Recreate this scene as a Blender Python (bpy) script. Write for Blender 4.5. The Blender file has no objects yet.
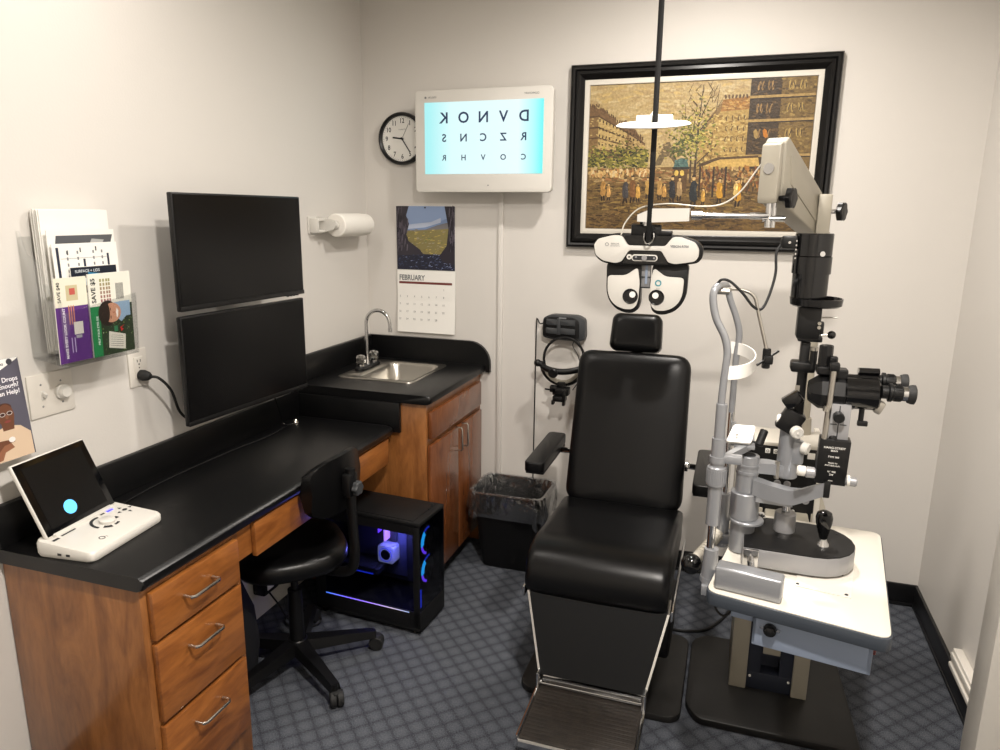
import bpy, bmesh, math, random
from mathutils import Vector, Matrix, Euler
PI = math.pi
random.seed(7)
scene = bpy.context.scene
COL = scene.collection
V = Vector

# ------------------------------------------------------------------ materials
def lin(c):
    c = c / 255.0
    return c / 12.92 if c <= 0.04045 else ((c + 0.055) / 1.055) ** 2.4
def rgb(r, g, b): return (lin(r), lin(g), lin(b), 1.0)
MATS = {}
def mat(name, col, rough=0.5, metal=0.0, spec=0.5, emit=None, es=0.0, coat=0.0, bump=None, noise=None):
    m = bpy.data.materials.new(name); m.use_nodes = True
    nt = m.node_tree; b = nt.nodes['Principled BSDF']
    b.inputs['Base Color'].default_value = col
    b.inputs['Roughness'].default_value = rough
    b.inputs['Metallic'].default_value = metal
    b.inputs['Specular IOR Level'].default_value = spec
    b.inputs['Coat Weight'].default_value = coat
    if emit:
        b.inputs['Emission Color'].default_value = emit
        b.inputs['Emission Strength'].default_value = es
    tc = nt.nodes.new('ShaderNodeTexCoord')
    if noise:   # (scale, amount): slight value variation of the base colour
        n = nt.nodes.new('ShaderNodeTexNoise'); n.inputs['Scale'].default_value = noise[0]; n.inputs['Detail'].default_value = 4
        nt.links.new(tc.outputs['Object'], n.inputs['Vector'])
        r = nt.nodes.new('ShaderNodeValToRGB')
        a = noise[1]
        r.color_ramp.elements[0].position = 0.3; r.color_ramp.elements[1].position = 0.7
        r.color_ramp.elements[0].color = tuple(c * (1 - a) for c in col[:3]) + (1,)
        r.color_ramp.elements[1].color = tuple(min(1, c * (1 + a)) for c in col[:3]) + (1,)
        nt.links.new(n.outputs['Fac'], r.inputs['Fac']); nt.links.new(r.outputs['Color'], b.inputs['Base Color'])
    if bump:    # (scale, strength)
        n = nt.nodes.new('ShaderNodeTexNoise'); n.inputs['Scale'].default_value = bump[0]; n.inputs['Detail'].default_value = 3
        nt.links.new(tc.outputs['Object'], n.inputs['Vector'])
        bp = nt.nodes.new('ShaderNodeBump'); bp.inputs['Strength'].default_value = bump[1]; bp.inputs['Distance'].default_value = 0.002
        nt.links.new(n.outputs['Fac'], bp.inputs['Height']); nt.links.new(bp.outputs['Normal'], b.inputs['Normal'])
    MATS[name] = m
    return m

def wood(name, c1, c2, axis, rough=0.32):
    m = mat(name, c1, rough, coat=0.25)
    nt = m.node_tree; b = nt.nodes['Principled BSDF']
    tc = nt.nodes.new('ShaderNodeTexCoord'); mp = nt.nodes.new('ShaderNodeMapping')
    s = [7.0, 7.0, 7.0]; s[axis] = 1.6
    mp.inputs['Scale'].default_value = s
    nt.links.new(tc.outputs['Object'], mp.inputs['Vector'])
    n = nt.nodes.new('ShaderNodeTexNoise'); n.inputs['Scale'].default_value = 1.6; n.inputs['Detail'].default_value = 7
    n.inputs['Roughness'].default_value = 0.6; n.inputs['Distortion'].default_value = 1.3
    nt.links.new(mp.outputs['Vector'], n.inputs['Vector'])
    w = nt.nodes.new('ShaderNodeTexNoise'); w.inputs['Scale'].default_value = 14; w.inputs['Detail'].default_value = 3
    nt.links.new(mp.outputs['Vector'], w.inputs['Vector'])
    mx = nt.nodes.new('ShaderNodeMath'); mx.operation = 'MULTIPLY_ADD'; mx.inputs[1].default_value = 0.25
    nt.links.new(w.outputs['Fac'], mx.inputs[0]); nt.links.new(n.outputs['Fac'], mx.inputs[2])
    r = nt.nodes.new('ShaderNodeValToRGB')
    r.color_ramp.elements[0].position = 0.45; r.color_ramp.elements[1].position = 0.8
    r.color_ramp.elements[0].color = c2; r.color_ramp.elements[1].color = c1
    nt.links.new(mx.outputs[0], r.inputs['Fac']); nt.links.new(r.outputs['Color'], b.inputs['Base Color'])
    return m

def clear(name, tint, gloss=0.08, rough=0.03, edge=0.5, milky=0.0):
    """thin clear plastic or glass: transparent with a fresnel sheen"""
    m = bpy.data.materials.new(name); m.use_nodes = True; nt = m.node_tree
    for n in list(nt.nodes): nt.nodes.remove(n)
    out = nt.nodes.new('ShaderNodeOutputMaterial'); t = nt.nodes.new('ShaderNodeBsdfTransparent'); t.inputs['Color'].default_value = tint
    g = nt.nodes.new('ShaderNodeBsdfGlossy'); g.inputs['Roughness'].default_value = rough
    mx = nt.nodes.new('ShaderNodeMixShader'); lw = nt.nodes.new('ShaderNodeLayerWeight'); lw.inputs['Blend'].default_value = edge * 0.5
    mm = nt.nodes.new('ShaderNodeMath'); mm.operation = 'MULTIPLY_ADD'; mm.inputs[1].default_value = edge; mm.inputs[2].default_value = gloss
    nt.links.new(lw.outputs['Facing'], mm.inputs[0]); nt.links.new(mm.outputs[0], mx.inputs[0])
    nt.links.new(t.outputs[0], mx.inputs[1]); nt.links.new(g.outputs[0], mx.inputs[2]); nt.links.new(mx.outputs[0], out.inputs[0])
    if milky:
        df = nt.nodes.new('ShaderNodeBsdfDiffuse'); df.inputs['Color'].default_value = (.8, .8, .8, 1); m2 = nt.nodes.new('ShaderNodeMixShader'); m2.inputs[0].default_value = milky
        nt.links.new(mx.outputs[0], m2.inputs[1]); nt.links.new(df.outputs[0], m2.inputs[2]); nt.links.new(m2.outputs[0], out.inputs[0])
    if rough > .1:
        nz_ = nt.nodes.new('ShaderNodeTexNoise'); nz_.inputs['Scale'].default_value = 22; bp = nt.nodes.new('ShaderNodeBump'); bp.inputs['Distance'].default_value = .01; bp.inputs['Strength'].default_value = .8
        tc = nt.nodes.new('ShaderNodeTexCoord'); nt.links.new(tc.outputs['Object'], nz_.inputs['Vector']); nt.links.new(nz_.outputs['Fac'], bp.inputs['Height']); nt.links.new(bp.outputs['Normal'], g.inputs['Normal'])
    MATS[name] = m
    return m

def attr_mat(name, rough=0.5, bump=0.0, spec=0.4, bscale=90):
    """colour comes from a per-face colour attribute (printed pictures, the painting)"""
    m = bpy.data.materials.new(name); m.use_nodes = True; nt = m.node_tree; b = nt.nodes['Principled BSDF']
    a = nt.nodes.new('ShaderNodeAttribute'); a.attribute_name = 'Col'
    nt.links.new(a.outputs['Color'], b.inputs['Base Color'])
    b.inputs['Roughness'].default_value = rough; b.inputs['Specular IOR Level'].default_value = spec
    if bump:
        tc = nt.nodes.new('ShaderNodeTexCoord'); n = nt.nodes.new('ShaderNodeTexNoise'); n.inputs['Scale'].default_value = bscale; n.inputs['Detail'].default_value = 5
        nt.links.new(tc.outputs['Object'], n.inputs['Vector'])
        bp = nt.nodes.new('ShaderNodeBump'); bp.inputs['Strength'].default_value = bump; bp.inputs['Distance'].default_value = 0.004
        nt.links.new(n.outputs['Fac'], bp.inputs['Height']); nt.links.new(bp.outputs['Normal'], b.inputs['Normal'])
        # strokes vary the paint's colour
        n2 = nt.nodes.new('ShaderNodeTexNoise'); n2.inputs['Scale'].default_value = 95; n2.inputs['Detail'].default_value = 6
        nt.links.new(tc.outputs['Object'], n2.inputs['Vector'])
        r = nt.nodes.new('ShaderNodeMapRange'); r.inputs['From Min'].default_value = 0.35; r.inputs['From Max'].default_value = 0.65
        r.inputs['To Min'].default_value = 0.60; r.inputs['To Max'].default_value = 0.88
        nt.links.new(n2.outputs['Fac'], r.inputs['Value'])
        vm = nt.nodes.new('ShaderNodeVectorMath'); vm.operation = 'SCALE'
        nt.links.new(a.outputs['Color'], vm.inputs[0]); nt.links.new(r.outputs['Result'], vm.inputs['Scale'])
        nt.links.new(vm.outputs[0], b.inputs['Base Color'])
    MATS[name] = m
    return m

# ------------------------------------------------------------------ mesh builder
def basis(n):
    n = V(n).normalized(); a = V((0, 0, 1)) if abs(n.z) < 0.9 else V((1, 0, 0))
    u = a.cross(n).normalized(); return u, n.cross(u), n
def frame(o, u, v):
    u = V(u).normalized(); v = V(v).normalized(); n = u.cross(v)
    m = Matrix.Identity(4)
    for i in range(3): m[i][0] = u[i]; m[i][1] = v[i]; m[i][2] = n[i]; m[i][3] = o[i]
    return m
def rrect(cx, cy, w, h, r, n=5):
    pts = []
    for qx, qy, a0 in ((1, 1, 0), (-1, 1, 90), (-1, -1, 180), (1, -1, 270)):
        for k in range(n + 1):
            a = math.radians(a0 + 90 * k / n)
            pts.append((cx + qx * (w / 2 - r) + r * math.cos(a), cy + qy * (h / 2 - r) + r * math.sin(a)))
    return pts
def spline(pts, n=8):
    P = [V(p) for p in pts]
    if len(P) < 3: return P
    out = []
    for i in range(len(P) - 1):
        p0 = P[i - 1] if i else P[0] * 2 - P[1]; p1 = P[i]; p2 = P[i + 1]; p3 = P[i + 2] if i + 2 < len(P) else P[-1] * 2 - P[-2]
        for k in range(n):
            t = k / n
            out.append(0.5 * ((2 * p1) + (p2 - p0) * t + (2 * p0 - 5 * p1 + 4 * p2 - p3) * t * t + (3 * p1 - p0 - 3 * p2 + p3) * t ** 3))
    out.append(P[-1]); return out

class MB:
    def __init__(s, M=None):
        s.bm = bmesh.new(); s.mi = 0; s.M = M or Matrix.Identity(4); s.col = None
        s.cl = s.bm.loops.layers.float_color.new('Col')
    def mat(s, i): s.mi = i; return s
    def _add(s, t, M=None):
        mm = s.M @ M if M is not None else s.M
        vs = [s.bm.verts.new(mm @ v.co) for v in t.verts]
        t.verts.index_update()
        for f in t.faces:
            try: g = s.bm.faces.new([vs[v.index] for v in f.verts])
            except ValueError: continue
            g.material_index = s.mi
            if s.col is not None:
                for l in g.loops: l[s.cl] = s.col
        t.free(); return s
    def rbox(s, c, size, rot=None, bev=0, seg=2, M=None):
        t = bmesh.new(); bmesh.ops.create_cube(t, size=1)
        for v in t.verts: v.co = V((v.co.x * size[0], v.co.y * size[1], v.co.z * size[2]))
        if bev: bmesh.ops.bevel(t, geom=list(t.edges), offset=min(bev, min(size) * 0.49), segments=seg, profile=0.5, affect='EDGES')
        R = (rot if isinstance(rot, Matrix) else Euler(rot).to_matrix()).to_4x4() if rot is not None else Matrix.Identity(4)
        T = Matrix.Translation(c) @ R
        return s._add(t, M @ T if M is not None else T)
    def box(s, x0, x1, y0, y1, z0, z1, bev=0, seg=2, M=None):
        return s.rbox(((x0 + x1) / 2, (y0 + y1) / 2, (z0 + z1) / 2), (abs(x1 - x0), abs(y1 - y0), abs(z1 - z0)), None, bev, seg, M)
    def lathe(s, o, ax, prof, seg=28, M=None):
        """prof: (radius, distance along ax)"""
        t = bmesh.new(); u, w, n = basis(ax); o = V(o); rings = []
        for r, h in prof:
            if r < 1e-6: rings.append([t.verts.new(o + n * h)])
            else: rings.append([t.verts.new(o + n * h + (u * math.cos(2 * PI * k / seg) + w * math.sin(2 * PI * k / seg)) * r) for k in range(seg)])
        for a, b in zip(rings, rings[1:]):
            if len(a) == 1 and len(b) == 1: continue
            for k in range(seg):
                k2 = (k + 1) % seg
                if len(a) == 1: t.faces.new((a[0], b[k2], b[k]))
                elif len(b) == 1: t.faces.new((a[k], a[k2], b[0]))
                else: t.faces.new((a[k], a[k2], b[k2], b[k]))
        bmesh.ops.recalc_face_normals(t, faces=list(t.faces))
        return s._add(t, M)
    def cyl(s, a, b, r, r2=None, seg=24, ch=0.0, M=None):
        a = V(a); b = V(b); L = (b - a).length; r2 = r if r2 is None else r2
        if ch: prof = [(0, 0), (r - ch, 0), (r, ch), (r2, L - ch), (r2 - ch, L), (0, L)]
        else: prof = [(0, 0), (r, 0), (r2, L), (0, L)]
        return s.lathe(a, b - a, prof, seg, M)
    def sph(s, c, r, M=None, seg=20):
        t = bmesh.new(); bmesh.ops.create_uvsphere(t, u_segments=seg, v_segments=max(8, seg * 2 // 3), radius=1)
        rr = r if hasattr(r, '__len__') else (r, r, r)
        T = Matrix.Translation(c) @ Matrix.Diagonal((rr[0], rr[1], rr[2], 1))
        return s._add(t, M @ T if M is not None else T)
    def loft(s, loops, cap0=True, cap1=True, closed=False, M=None):
        t = bmesh.new(); R = [[t.verts.new(p) for p in L] for L in loops]; n = len(R[0])
        pairs = list(zip(R, R[1:])) + ([(R[-1], R[0])] if closed else [])
        for a, b in pairs:
            for k in range(n): t.faces.new((a[k], a[(k + 1) % n], b[(k + 1) % n], b[k]))
        if cap0 and not closed: t.faces.new(R[0][::-1])
        if cap1 and not closed: t.faces.new(R[-1])
        bmesh.ops.recalc_face_normals(t, faces=list(t.faces))
        return s._add(t, M)
    def prism(s, pts, F, d, bev=0, seg=2):
        """polygon in the frame's xy plane, extruded by d along its normal"""
        t = bmesh.new(); a = [t.verts.new((x, y, 0)) for x, y in pts]; f = t.faces.new(a)
        r = bmesh.ops.extrude_face_region(t, geom=[f]); nv = [v for v in r['geom'] if isinstance(v, bmesh.types.BMVert)]
        for v in nv: v.co.z += d
        bmesh.ops.recalc_face_normals(t, faces=list(t.faces))
        if bev: bmesh.ops.bevel(t, geom=list(t.edges), offset=bev, segments=seg, profile=0.5, affect='EDGES', clamp_overlap=True)
        return s._add(t, F)
    def poly(s, pts, F, h=0.0, col=None):
        """flat polygon lying h above the frame's plane"""
        t = bmesh.new(); t.faces.new([t.verts.new((x, y, h)) for x, y in pts])
        if col is not None: s.col = col
        return s._add(t, F)
    def tube(s, pts, r, seg=10, smooth=8, flat=1.0, cap=True, M=None):
        P = spline(pts, smooth) if smooth else [V(p) for p in pts]
        t = bmesh.new(); rings = []; prev = None; N = len(P)
        for i, p in enumerate(P):
            d = (P[min(i + 1, N - 1)] - P[max(i - 1, 0)]).normalized()
            if prev is None: u = basis(d)[0]
            else:
                u = prev - d * prev.dot(d); u = u.normalized() if u.length > 1e-6 else basis(d)[0]
            prev = u; w = d.cross(u); rr = r[0] + (r[1] - r[0]) * i / (N - 1) if hasattr(r, '__len__') else r
            rings.append([t.verts.new(p + u * rr * math.cos(2 * PI * k / seg) + w * rr * flat * math.sin(2 * PI * k / seg)) for k in range(seg)])
        for a, b in zip(rings, rings[1:]):
            for k in range(seg): t.faces.new((a[k], a[(k + 1) % seg], b[(k + 1) % seg], b[k]))
        if cap: t.faces.new(rings[0][::-1]); t.faces.new(rings[-1])
        bmesh.ops.recalc_face_normals(t, faces=list(t.faces))
        return s._add(t, M)
    def sheet(s, rows, M=None):
        t = bmesh.new(); R = [[t.verts.new(p) for p in L] for L in rows]
        for a, b in zip(R, R[1:]):
            for k in range(len(a) - 1): t.faces.new((a[k], a[k + 1], b[k + 1], b[k]))
        return s._add(t, M)
    def text(s, txt, size, F, h=0.0006, mirror=False, align='CENTER', depth=0.0, squash=1.0, bold=0.0, col=None):
        cu = bpy.data.curves.new('t', 'FONT'); cu.body = txt; cu.size = size; cu.align_x = align; cu.align_y = 'CENTER'
        cu.extrude = depth; cu.offset = bold; cu.resolution_u = 3
        o = bpy.data.objects.new('t', cu); COL.objects.link(o)
        dg = bpy.context.evaluated_depsgraph_get(); e = o.evaluated_get(dg); me = e.to_mesh()
        t = bmesh.new(); t.from_mesh(me); e.to_mesh_clear()
        bpy.data.objects.remove(o); bpy.data.curves.remove(cu)
        for v in t.verts: v.co = V((v.co.x * (-1 if mirror else 1) * squash, v.co.y, v.co.z + h))
        if mirror: bmesh.ops.reverse_faces(t, faces=list(t.faces))
        if col is not None: s.col = col
        return s._add(t, F)
    def build(s, name, mats, parent=None, smooth=38, label=None):
        me = bpy.data.meshes.new(name)
        if parent is not None:
            r = ROOT[parent.name]; s.bm.transform(ABS[r.name].inverted())
        s.bm.to_mesh(me); s.bm.free()
        for m in (mats if isinstance(mats, (list, tuple)) else [mats]): me.materials.append(MATS[m])
        if smooth:
            me.shade_smooth(); me.set_sharp_from_angle(angle=math.radians(smooth))
        o = bpy.data.objects.new(name, me); COL.objects.link(o)
        if parent is not None: o.parent = parent; ROOT[o.name] = ROOT[parent.name]
        else: ROOT[o.name] = o; ABS[o.name] = Matrix.Identity(4)
        if label: o['label'] = label
        return o
ROOT = {}; ABS = {}
def tag(o, label, cat, group=None, kind=None):
    if kind: o['kind'] = kind
    if label: o['label'] = label
    if cat: o['category'] = cat
    if group: o['group'] = group
    return o
def thing(name, label, cat, loc=(0, 0, 0), group=None, rotz=0.0):
    o = bpy.data.objects.new(name, None); COL.objects.link(o); o.location = loc; o.rotation_euler = (0, 0, rotz)
    o.empty_display_size = 0.05
    ROOT[o.name] = o; ABS[o.name] = Matrix.Translation(loc) @ Matrix.Rotation(rotz, 4, 'Z')
    return tag(o, label, cat, group)
def solo(mb, name, mats, label, cat, loc, group=None, smooth=38):
    """a thing that is one mesh, its origin at loc"""
    mb.bm.transform(Matrix.Translation(loc).inverted())
    o = mb.build(name, mats, None, smooth); o.location = loc; ABS[o.name] = Matrix.Translation(loc)
    return tag(o, label, cat, group)
def struct(mb, name, mats, smooth=38):
    o = mb.build(name, mats, None, smooth); o['kind'] = 'structure'; return o
def wallY(x, z, y):   # frame on a wall that faces the camera: x right, y up, normal towards -Y
    return frame((x, y, z), (1, 0, 0), (0, 0, 1))
def wallX(y, z, x):   # frame on the left wall: x to the back wall, y up, normal +X
    return frame((x, y, z), (0, 1, 0), (0, 0, 1))
def rect(x0, x1, y0, y1): return [(x0, y0), (x1, y0), (x1, y1), (x0, y1)]
def jit(c, a=0.12):
    k = 1 + random.uniform(-a, a); return (c[0] * k, c[1] * k, c[2] * k, 1)
def scp(pts, k, cx, cy_): return [(cx + (x - cx) * k, cy_ + (y - cy_) * k) for x, y in pts]
def smoothpoly(pts, r=.012, n=4):
    out = []; N = len(pts)
    for i in range(N):
        p = V(pts[i]).to_2d() if len(pts[i]) > 2 else V((pts[i][0], pts[i][1])); a = V(pts[i - 1][:2]); b_ = V(pts[(i + 1) % N][:2])
        da = (a - p); db = (b_ - p); ra = min(r, da.length * .45, db.length * .45); pa = p + da.normalized() * ra; pb = p + db.normalized() * ra
        for k in range(n + 1):
            q = k / n; out.append(tuple(pa * (1 - q) ** 2 + p * 2 * q * (1 - q) + pb * q * q))
    return out
# ------------------------------------------------------------------ palette
mat('wall_paint', rgb(211, 207, 201), 0.55, bump=(140, 0.12), spec=0.35)
mat('ceiling_paint', rgb(226, 222, 214), 0.9)
mat('trim_white', rgb(216, 211, 202), 0.35)
mat('base_vinyl', rgb(14, 14, 16), 0.4)
mat('lam_black', rgb(11, 11, 12), 0.34, bump=(400, 0.15), spec=.4)
mat('leather', rgb(9, 9, 10), 0.31, bump=(500, 0.12), spec=.28)
mat('leather_soft', rgb(7, 8, 10), 0.5, spec=.2)
mat('plastic_black', rgb(9, 9, 10), 0.38, spec=.4)
mat('plastic_matte', rgb(14, 14, 15), 0.55, spec=.3)
mat('gloss_black', rgb(9, 9, 10), 0.12)
mat('plastic_white', rgb(210, 207, 200), 0.35)
mat('chrome', rgb(205, 205, 205), 0.12, 1.0)
mat('steel', rgb(190, 186, 178), 0.28, 1.0)
mat('nickel', rgb(200, 195, 186), 0.25, 1.0)
mat('alu', rgb(152, 152, 154), 0.34, 0.4)
mat('alu_paint', rgb(150, 152, 156), 0.32, 0.5)
mat('beige_enamel', rgb(158, 152, 138), 0.4)
mat('cream', rgb(206, 201, 190), 0.4)
mat('table_rim', rgb(52, 58, 66), 0.45)
mat('steel_blue', rgb(142, 154, 174), 0.4, 0.2)
mat('base_enamel', rgb(27, 26, 25), 0.45, spec=.3)
mat('screen_black', rgb(7, 7, 8), 0.25, spec=.3)
mat('glass_black', rgb(5, 6, 8), 0.06)
mat('paper', rgb(232, 230, 224), 0.7)
mat('towel', rgb(236, 232, 224), 0.95, bump=(200, 0.6))
mat('ink', rgb(28, 30, 34), 0.6)
mat('ink_grey', rgb(120, 122, 124), 0.6)
mat('white', rgb(238, 236, 230), 0.5)
mat('red', rgb(176, 40, 36), 0.5)
mat('brown_bar', rgb(110, 52, 48), 0.6)
mat('blue_led', rgb(60, 60, 255), 0.4, emit=rgb(60, 60, 255), es=1.0)
mat('screen_blue', rgb(90, 180, 240), 0.4, emit=rgb(90, 184, 245), es=0.9)
mat('teal', rgb(70, 140, 150), 0.5)
mat('carpet_dark', rgb(30, 30, 34), 0.9)
mat('rubber', rgb(18, 18, 18), 0.7)
mat('ribbed', rgb(205, 200, 188), 0.45, 0.3)
mat('bag_cloth', rgb(12, 13, 18), 0.8, bump=(300, 0.3))
attr_mat('print', 0.35)
attr_mat('print_matte', 0.6)
attr_mat('oil_paint', 0.42, bump=0.35, bscale=140)
wood('maple', rgb(154, 100, 53), rgb(112, 67, 31), 2)
wood('maple_h', rgb(158, 98, 46), rgb(108, 60, 25), 1)
wood('walnut_door', rgb(128, 76, 42), rgb(92, 50, 26), 2, 0.25)
clear('acrylic', (0.975, 0.98, 0.98, 1), 0.03, 0.03, 0.5)
clear('film', (0.88, 0.89, 0.90, 1), 0.14, 0.12, 0.8, .02)
clear('smoke_glass', (0.50, 0.50, 0.58, 1), 0.02, 0.04, 0.3)
clear('crystal', (0.82, 0.82, 0.80, 1), 0.25, 0.08, 0.7)

# carpet: dark blue grey loop pile with a diagonal grid of dark knots
m = mat('carpet', rgb(60, 62, 72), 0.95, spec=0.1); nt = m.node_tree; b = nt.nodes['Principled BSDF']
tc = nt.nodes.new('ShaderNodeTexCoord'); mp = nt.nodes.new('ShaderNodeMapping'); mp.inputs['Rotation'].default_value = (0, 0, math.radians(45))
mp.inputs['Scale'].default_value = (1, 1, 1)
nt.links.new(tc.outputs['Object'], mp.inputs['Vector'])
def wave(direction, scale):
    w = nt.nodes.new('ShaderNodeTexWave'); w.bands_direction = direction; w.inputs['Scale'].default_value = scale
    w.inputs['Distortion'].default_value = 0.6; w.inputs['Detail'].default_value = 2; w.inputs['Detail Scale'].default_value = 30
    nt.links.new(mp.outputs['Vector'], w.inputs['Vector']); return w
w1, w2 = wave('X', 5.8), wave('Y', 5.8)
mul = nt.nodes.new('ShaderNodeMath'); mul.operation = 'MULTIPLY_ADD'; mul.inputs[1].default_value = 0.6; mul.inputs[2].default_value = 0.5; mn = nt.nodes.new('ShaderNodeMath'); mn.operation = 'MULTIPLY'; nt.links.new(w1.outputs['Fac'], mn.inputs[0]); nt.links.new(w2.outputs['Fac'], mn.inputs[1]); pw = nt.nodes.new('ShaderNodeMath'); pw.operation = 'POWER'; pw.inputs[1].default_value = .22; nt.links.new(mn.outputs[0], pw.inputs[0]); nt.links.new(pw.outputs[0], mul.inputs[0])
nz = nt.nodes.new('ShaderNodeTexNoise'); nz.inputs['Scale'].default_value = 260; nz.inputs['Detail'].default_value = 3
nt.links.new(tc.outputs['Object'], nz.inputs['Vector'])
add = nt.nodes.new('ShaderNodeMath'); add.operation = 'MULTIPLY_ADD'; add.inputs[1].default_value = 2.0
nt.links.new(nz.outputs['Fac'], add.inputs[0]); nt.links.new(mul.outputs[0], add.inputs[2])
rp = nt.nodes.new('ShaderNodeMapRange'); rp.inputs['From Min'].default_value = 1.0; rp.inputs['From Max'].default_value = 2.5
nt.links.new(add.outputs[0], rp.inputs['Value'])
cr = nt.nodes.new('ShaderNodeValToRGB'); cr.color_ramp.elements[0].position = 0.05; cr.color_ramp.elements[0].color = rgb(30, 32, 38)
cr.color_ramp.elements[1].position = 0.95; cr.color_ramp.elements[1].color = rgb(96, 100, 106)
e = cr.color_ramp.elements.new(0.35); e.color = rgb(56, 58, 65)
nt.links.new(rp.outputs['Result'], cr.inputs['Fac']); nt.links.new(cr.outputs['Color'], b.inputs['Base Color'])
bp = nt.nodes.new('ShaderNodeBump'); bp.inputs['Strength'].default_value = 0.5; bp.inputs['Distance'].default_value = 0.004
nt.links.new(nz.outputs['Fac'], bp.inputs['Height']); nt.links.new(bp.outputs['Normal'], b.inputs['Normal'])

# ------------------------------------------------------------------ the room
W, H, YF = 2.594, 2.74, -3.95
struct(MB().box(-0.1, W + 0.1, YF - 0.1, 0.1, -0.1, 0), 'floor', 'carpet')
struct(MB().box(-0.1, W + 0.1, YF - 0.1, 0.1, H, H + 0.1), 'ceiling', 'ceiling_paint')
struct(MB().box(-0.1, 0, YF, 0.1, 0, H), 'wall_left', 'wall_paint')
struct(MB().box(0, W, 0, 0.1, 0, H), 'wall_back', 'wall_paint')
struct(MB().box(W, W + 0.1, YF, 0.1, 0, H), 'wall_right', 'wall_paint')
mb = MB(); mb.box(0, 1.1, YF - 0.1, YF, 0, H); mb.box(2.02, W, YF - 0.1, YF, 0, H); mb.box(1.1, 2.02, YF - 0.1, YF, 2.06, H)
struct(mb, 'wall_front', 'wall_paint')
mb = MB(); mb.box(1.1, 2.02, YF - 0.07, YF - 0.03, 0.01, 2.05, 0.004)
mb.mat(1).sph((1.18, YF - 0.0, 0.98), (0.03, 0.03, 0.03))
struct(mb, 'door_1', ['trim_white', 'nickel'])
mb = MB(); mb.box(1.04, 1.1, YF, YF + 0.02, 0, 2.12, 0.004); mb.box(2.02, 2.08, YF, YF + 0.02, 0, 2.12, 0.004); mb.box(1.04, 2.08, YF, YF + 0.02, 2.06, 2.12, 0.004)
struct(mb, 'trim_1', 'trim_white')
def basebd(name, prof_pts, y0y1=None, x0x1=None): pass
mb = MB(); mb.box(0.66, W, -0.012, 0, 0, 0.097, 0.003); mb.box(0.66, W, -0.02, 0, 0, 0.014, 0.004); struct(mb, 'baseboard_back', 'base_vinyl')
mb = MB(); mb.box(W - 0.012, W, -1.05, -0.012, 0, 0.097, 0.003); mb.box(W - 0.016, W, -1.05, -0.012, 0, 0.014, 0.004); struct(mb, 'baseboard_right', 'base_vinyl')
mb = MB(); mb.box(0, 0.012, YF, -2.04, 0, 0.097, 0.003); struct(mb, 'baseboard_left', 'base_vinyl')
# white door casing standing out of the right wall, close to the camera
mb = MB(); mb.box(2.49, W, -1.16, -1.05, 0, H, 0.004)
struct(mb, 'trim_2', 'trim_white')
# shallow white board with a groove above the right baseboard
mb = MB(); mb.box(W - 0.03, W, -1.05, -0.625, 0.105, 0.185, 0.004); mb.box(W - 0.038, W - 0.028, -1.05, -0.63, 0.118, 0.135, 0.003)
mb.box(W - 0.036, W - 0.028, -1.05, -0.63, 0.15, 0.172, 0.003)
struct(mb, 'trim_3', 'trim_white')
# surface conduits on the back wall
mb = MB(); mb.box(0.688, 0.712, -0.013, 0, 0.097, 1.80, 0.003)
struct(mb, 'trim_4', 'wall_paint')

# ------------------------------------------------------------------ desk: worktop, drawers, apron
DX, DY0, DY1, DZ = 0.475, -2.011, -0.678, 0.778
t = thing('desk_worktop', 'long black laminate desk worktop along the left wall, drawers under its near end', 'worktop', (0.24, -1.35, DZ - 0.038))
prof = [(0.002, DZ - 0.038), (DX - 0.018, DZ - 0.038), (DX - 0.006, DZ - 0.033), (DX, DZ - 0.022), (DX - 0.002, DZ - 0.009), (DX - 0.01, DZ - 0.002), (DX - 0.02, DZ), (0.002, DZ)]
# profile in XZ, extruded along Y with a rounded far corner
mb = MB()
loops = []
for y, dx in ((DY0, -0.004), (DY0 + 0.004, 0), (DY1 - 0.03, 0), (DY1 - 0.012, -0.006), (DY1 - 0.003, -0.022)):
    loops.append([(min(x, DX + dx - (DX - x) * 0.0) if x < DX - 0.03 else x + dx, y, z) for x, z in prof])
mb.loft(loops); mb.build('desk_top', 'lam_black', t)
mb = MB(); mb.box(0.002, 0.022, DY0, DY1, DZ, DZ + 0.113, 0.004); mb.build('backsplash', 'lam_black', t)

def pull(y, z, parent, x=0.470, L=0.105, vertical=False):
    mb = MB()
    if vertical: P = [(x, y, z - L / 2), (x + 0.026, y, z - L / 2), (x + 0.03, y, z - L / 2 + 0.006), (x + 0.03, y, z + L / 2 - 0.006), (x + 0.026, y, z + L / 2), (x, y, z + L / 2)]
    else: P = [(x, y - L / 2, z), (x + 0.024, y - L / 2, z), (x + 0.03, y - L / 2 + 0.008, z), (x + 0.03, y + L / 2 - 0.008, z), (x + 0.024, y + L / 2, z), (x, y + L / 2, z)]
    mb.tube(P, 0.0042, 8, 0); return mb.build('handle', 'nickel', parent)

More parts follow.
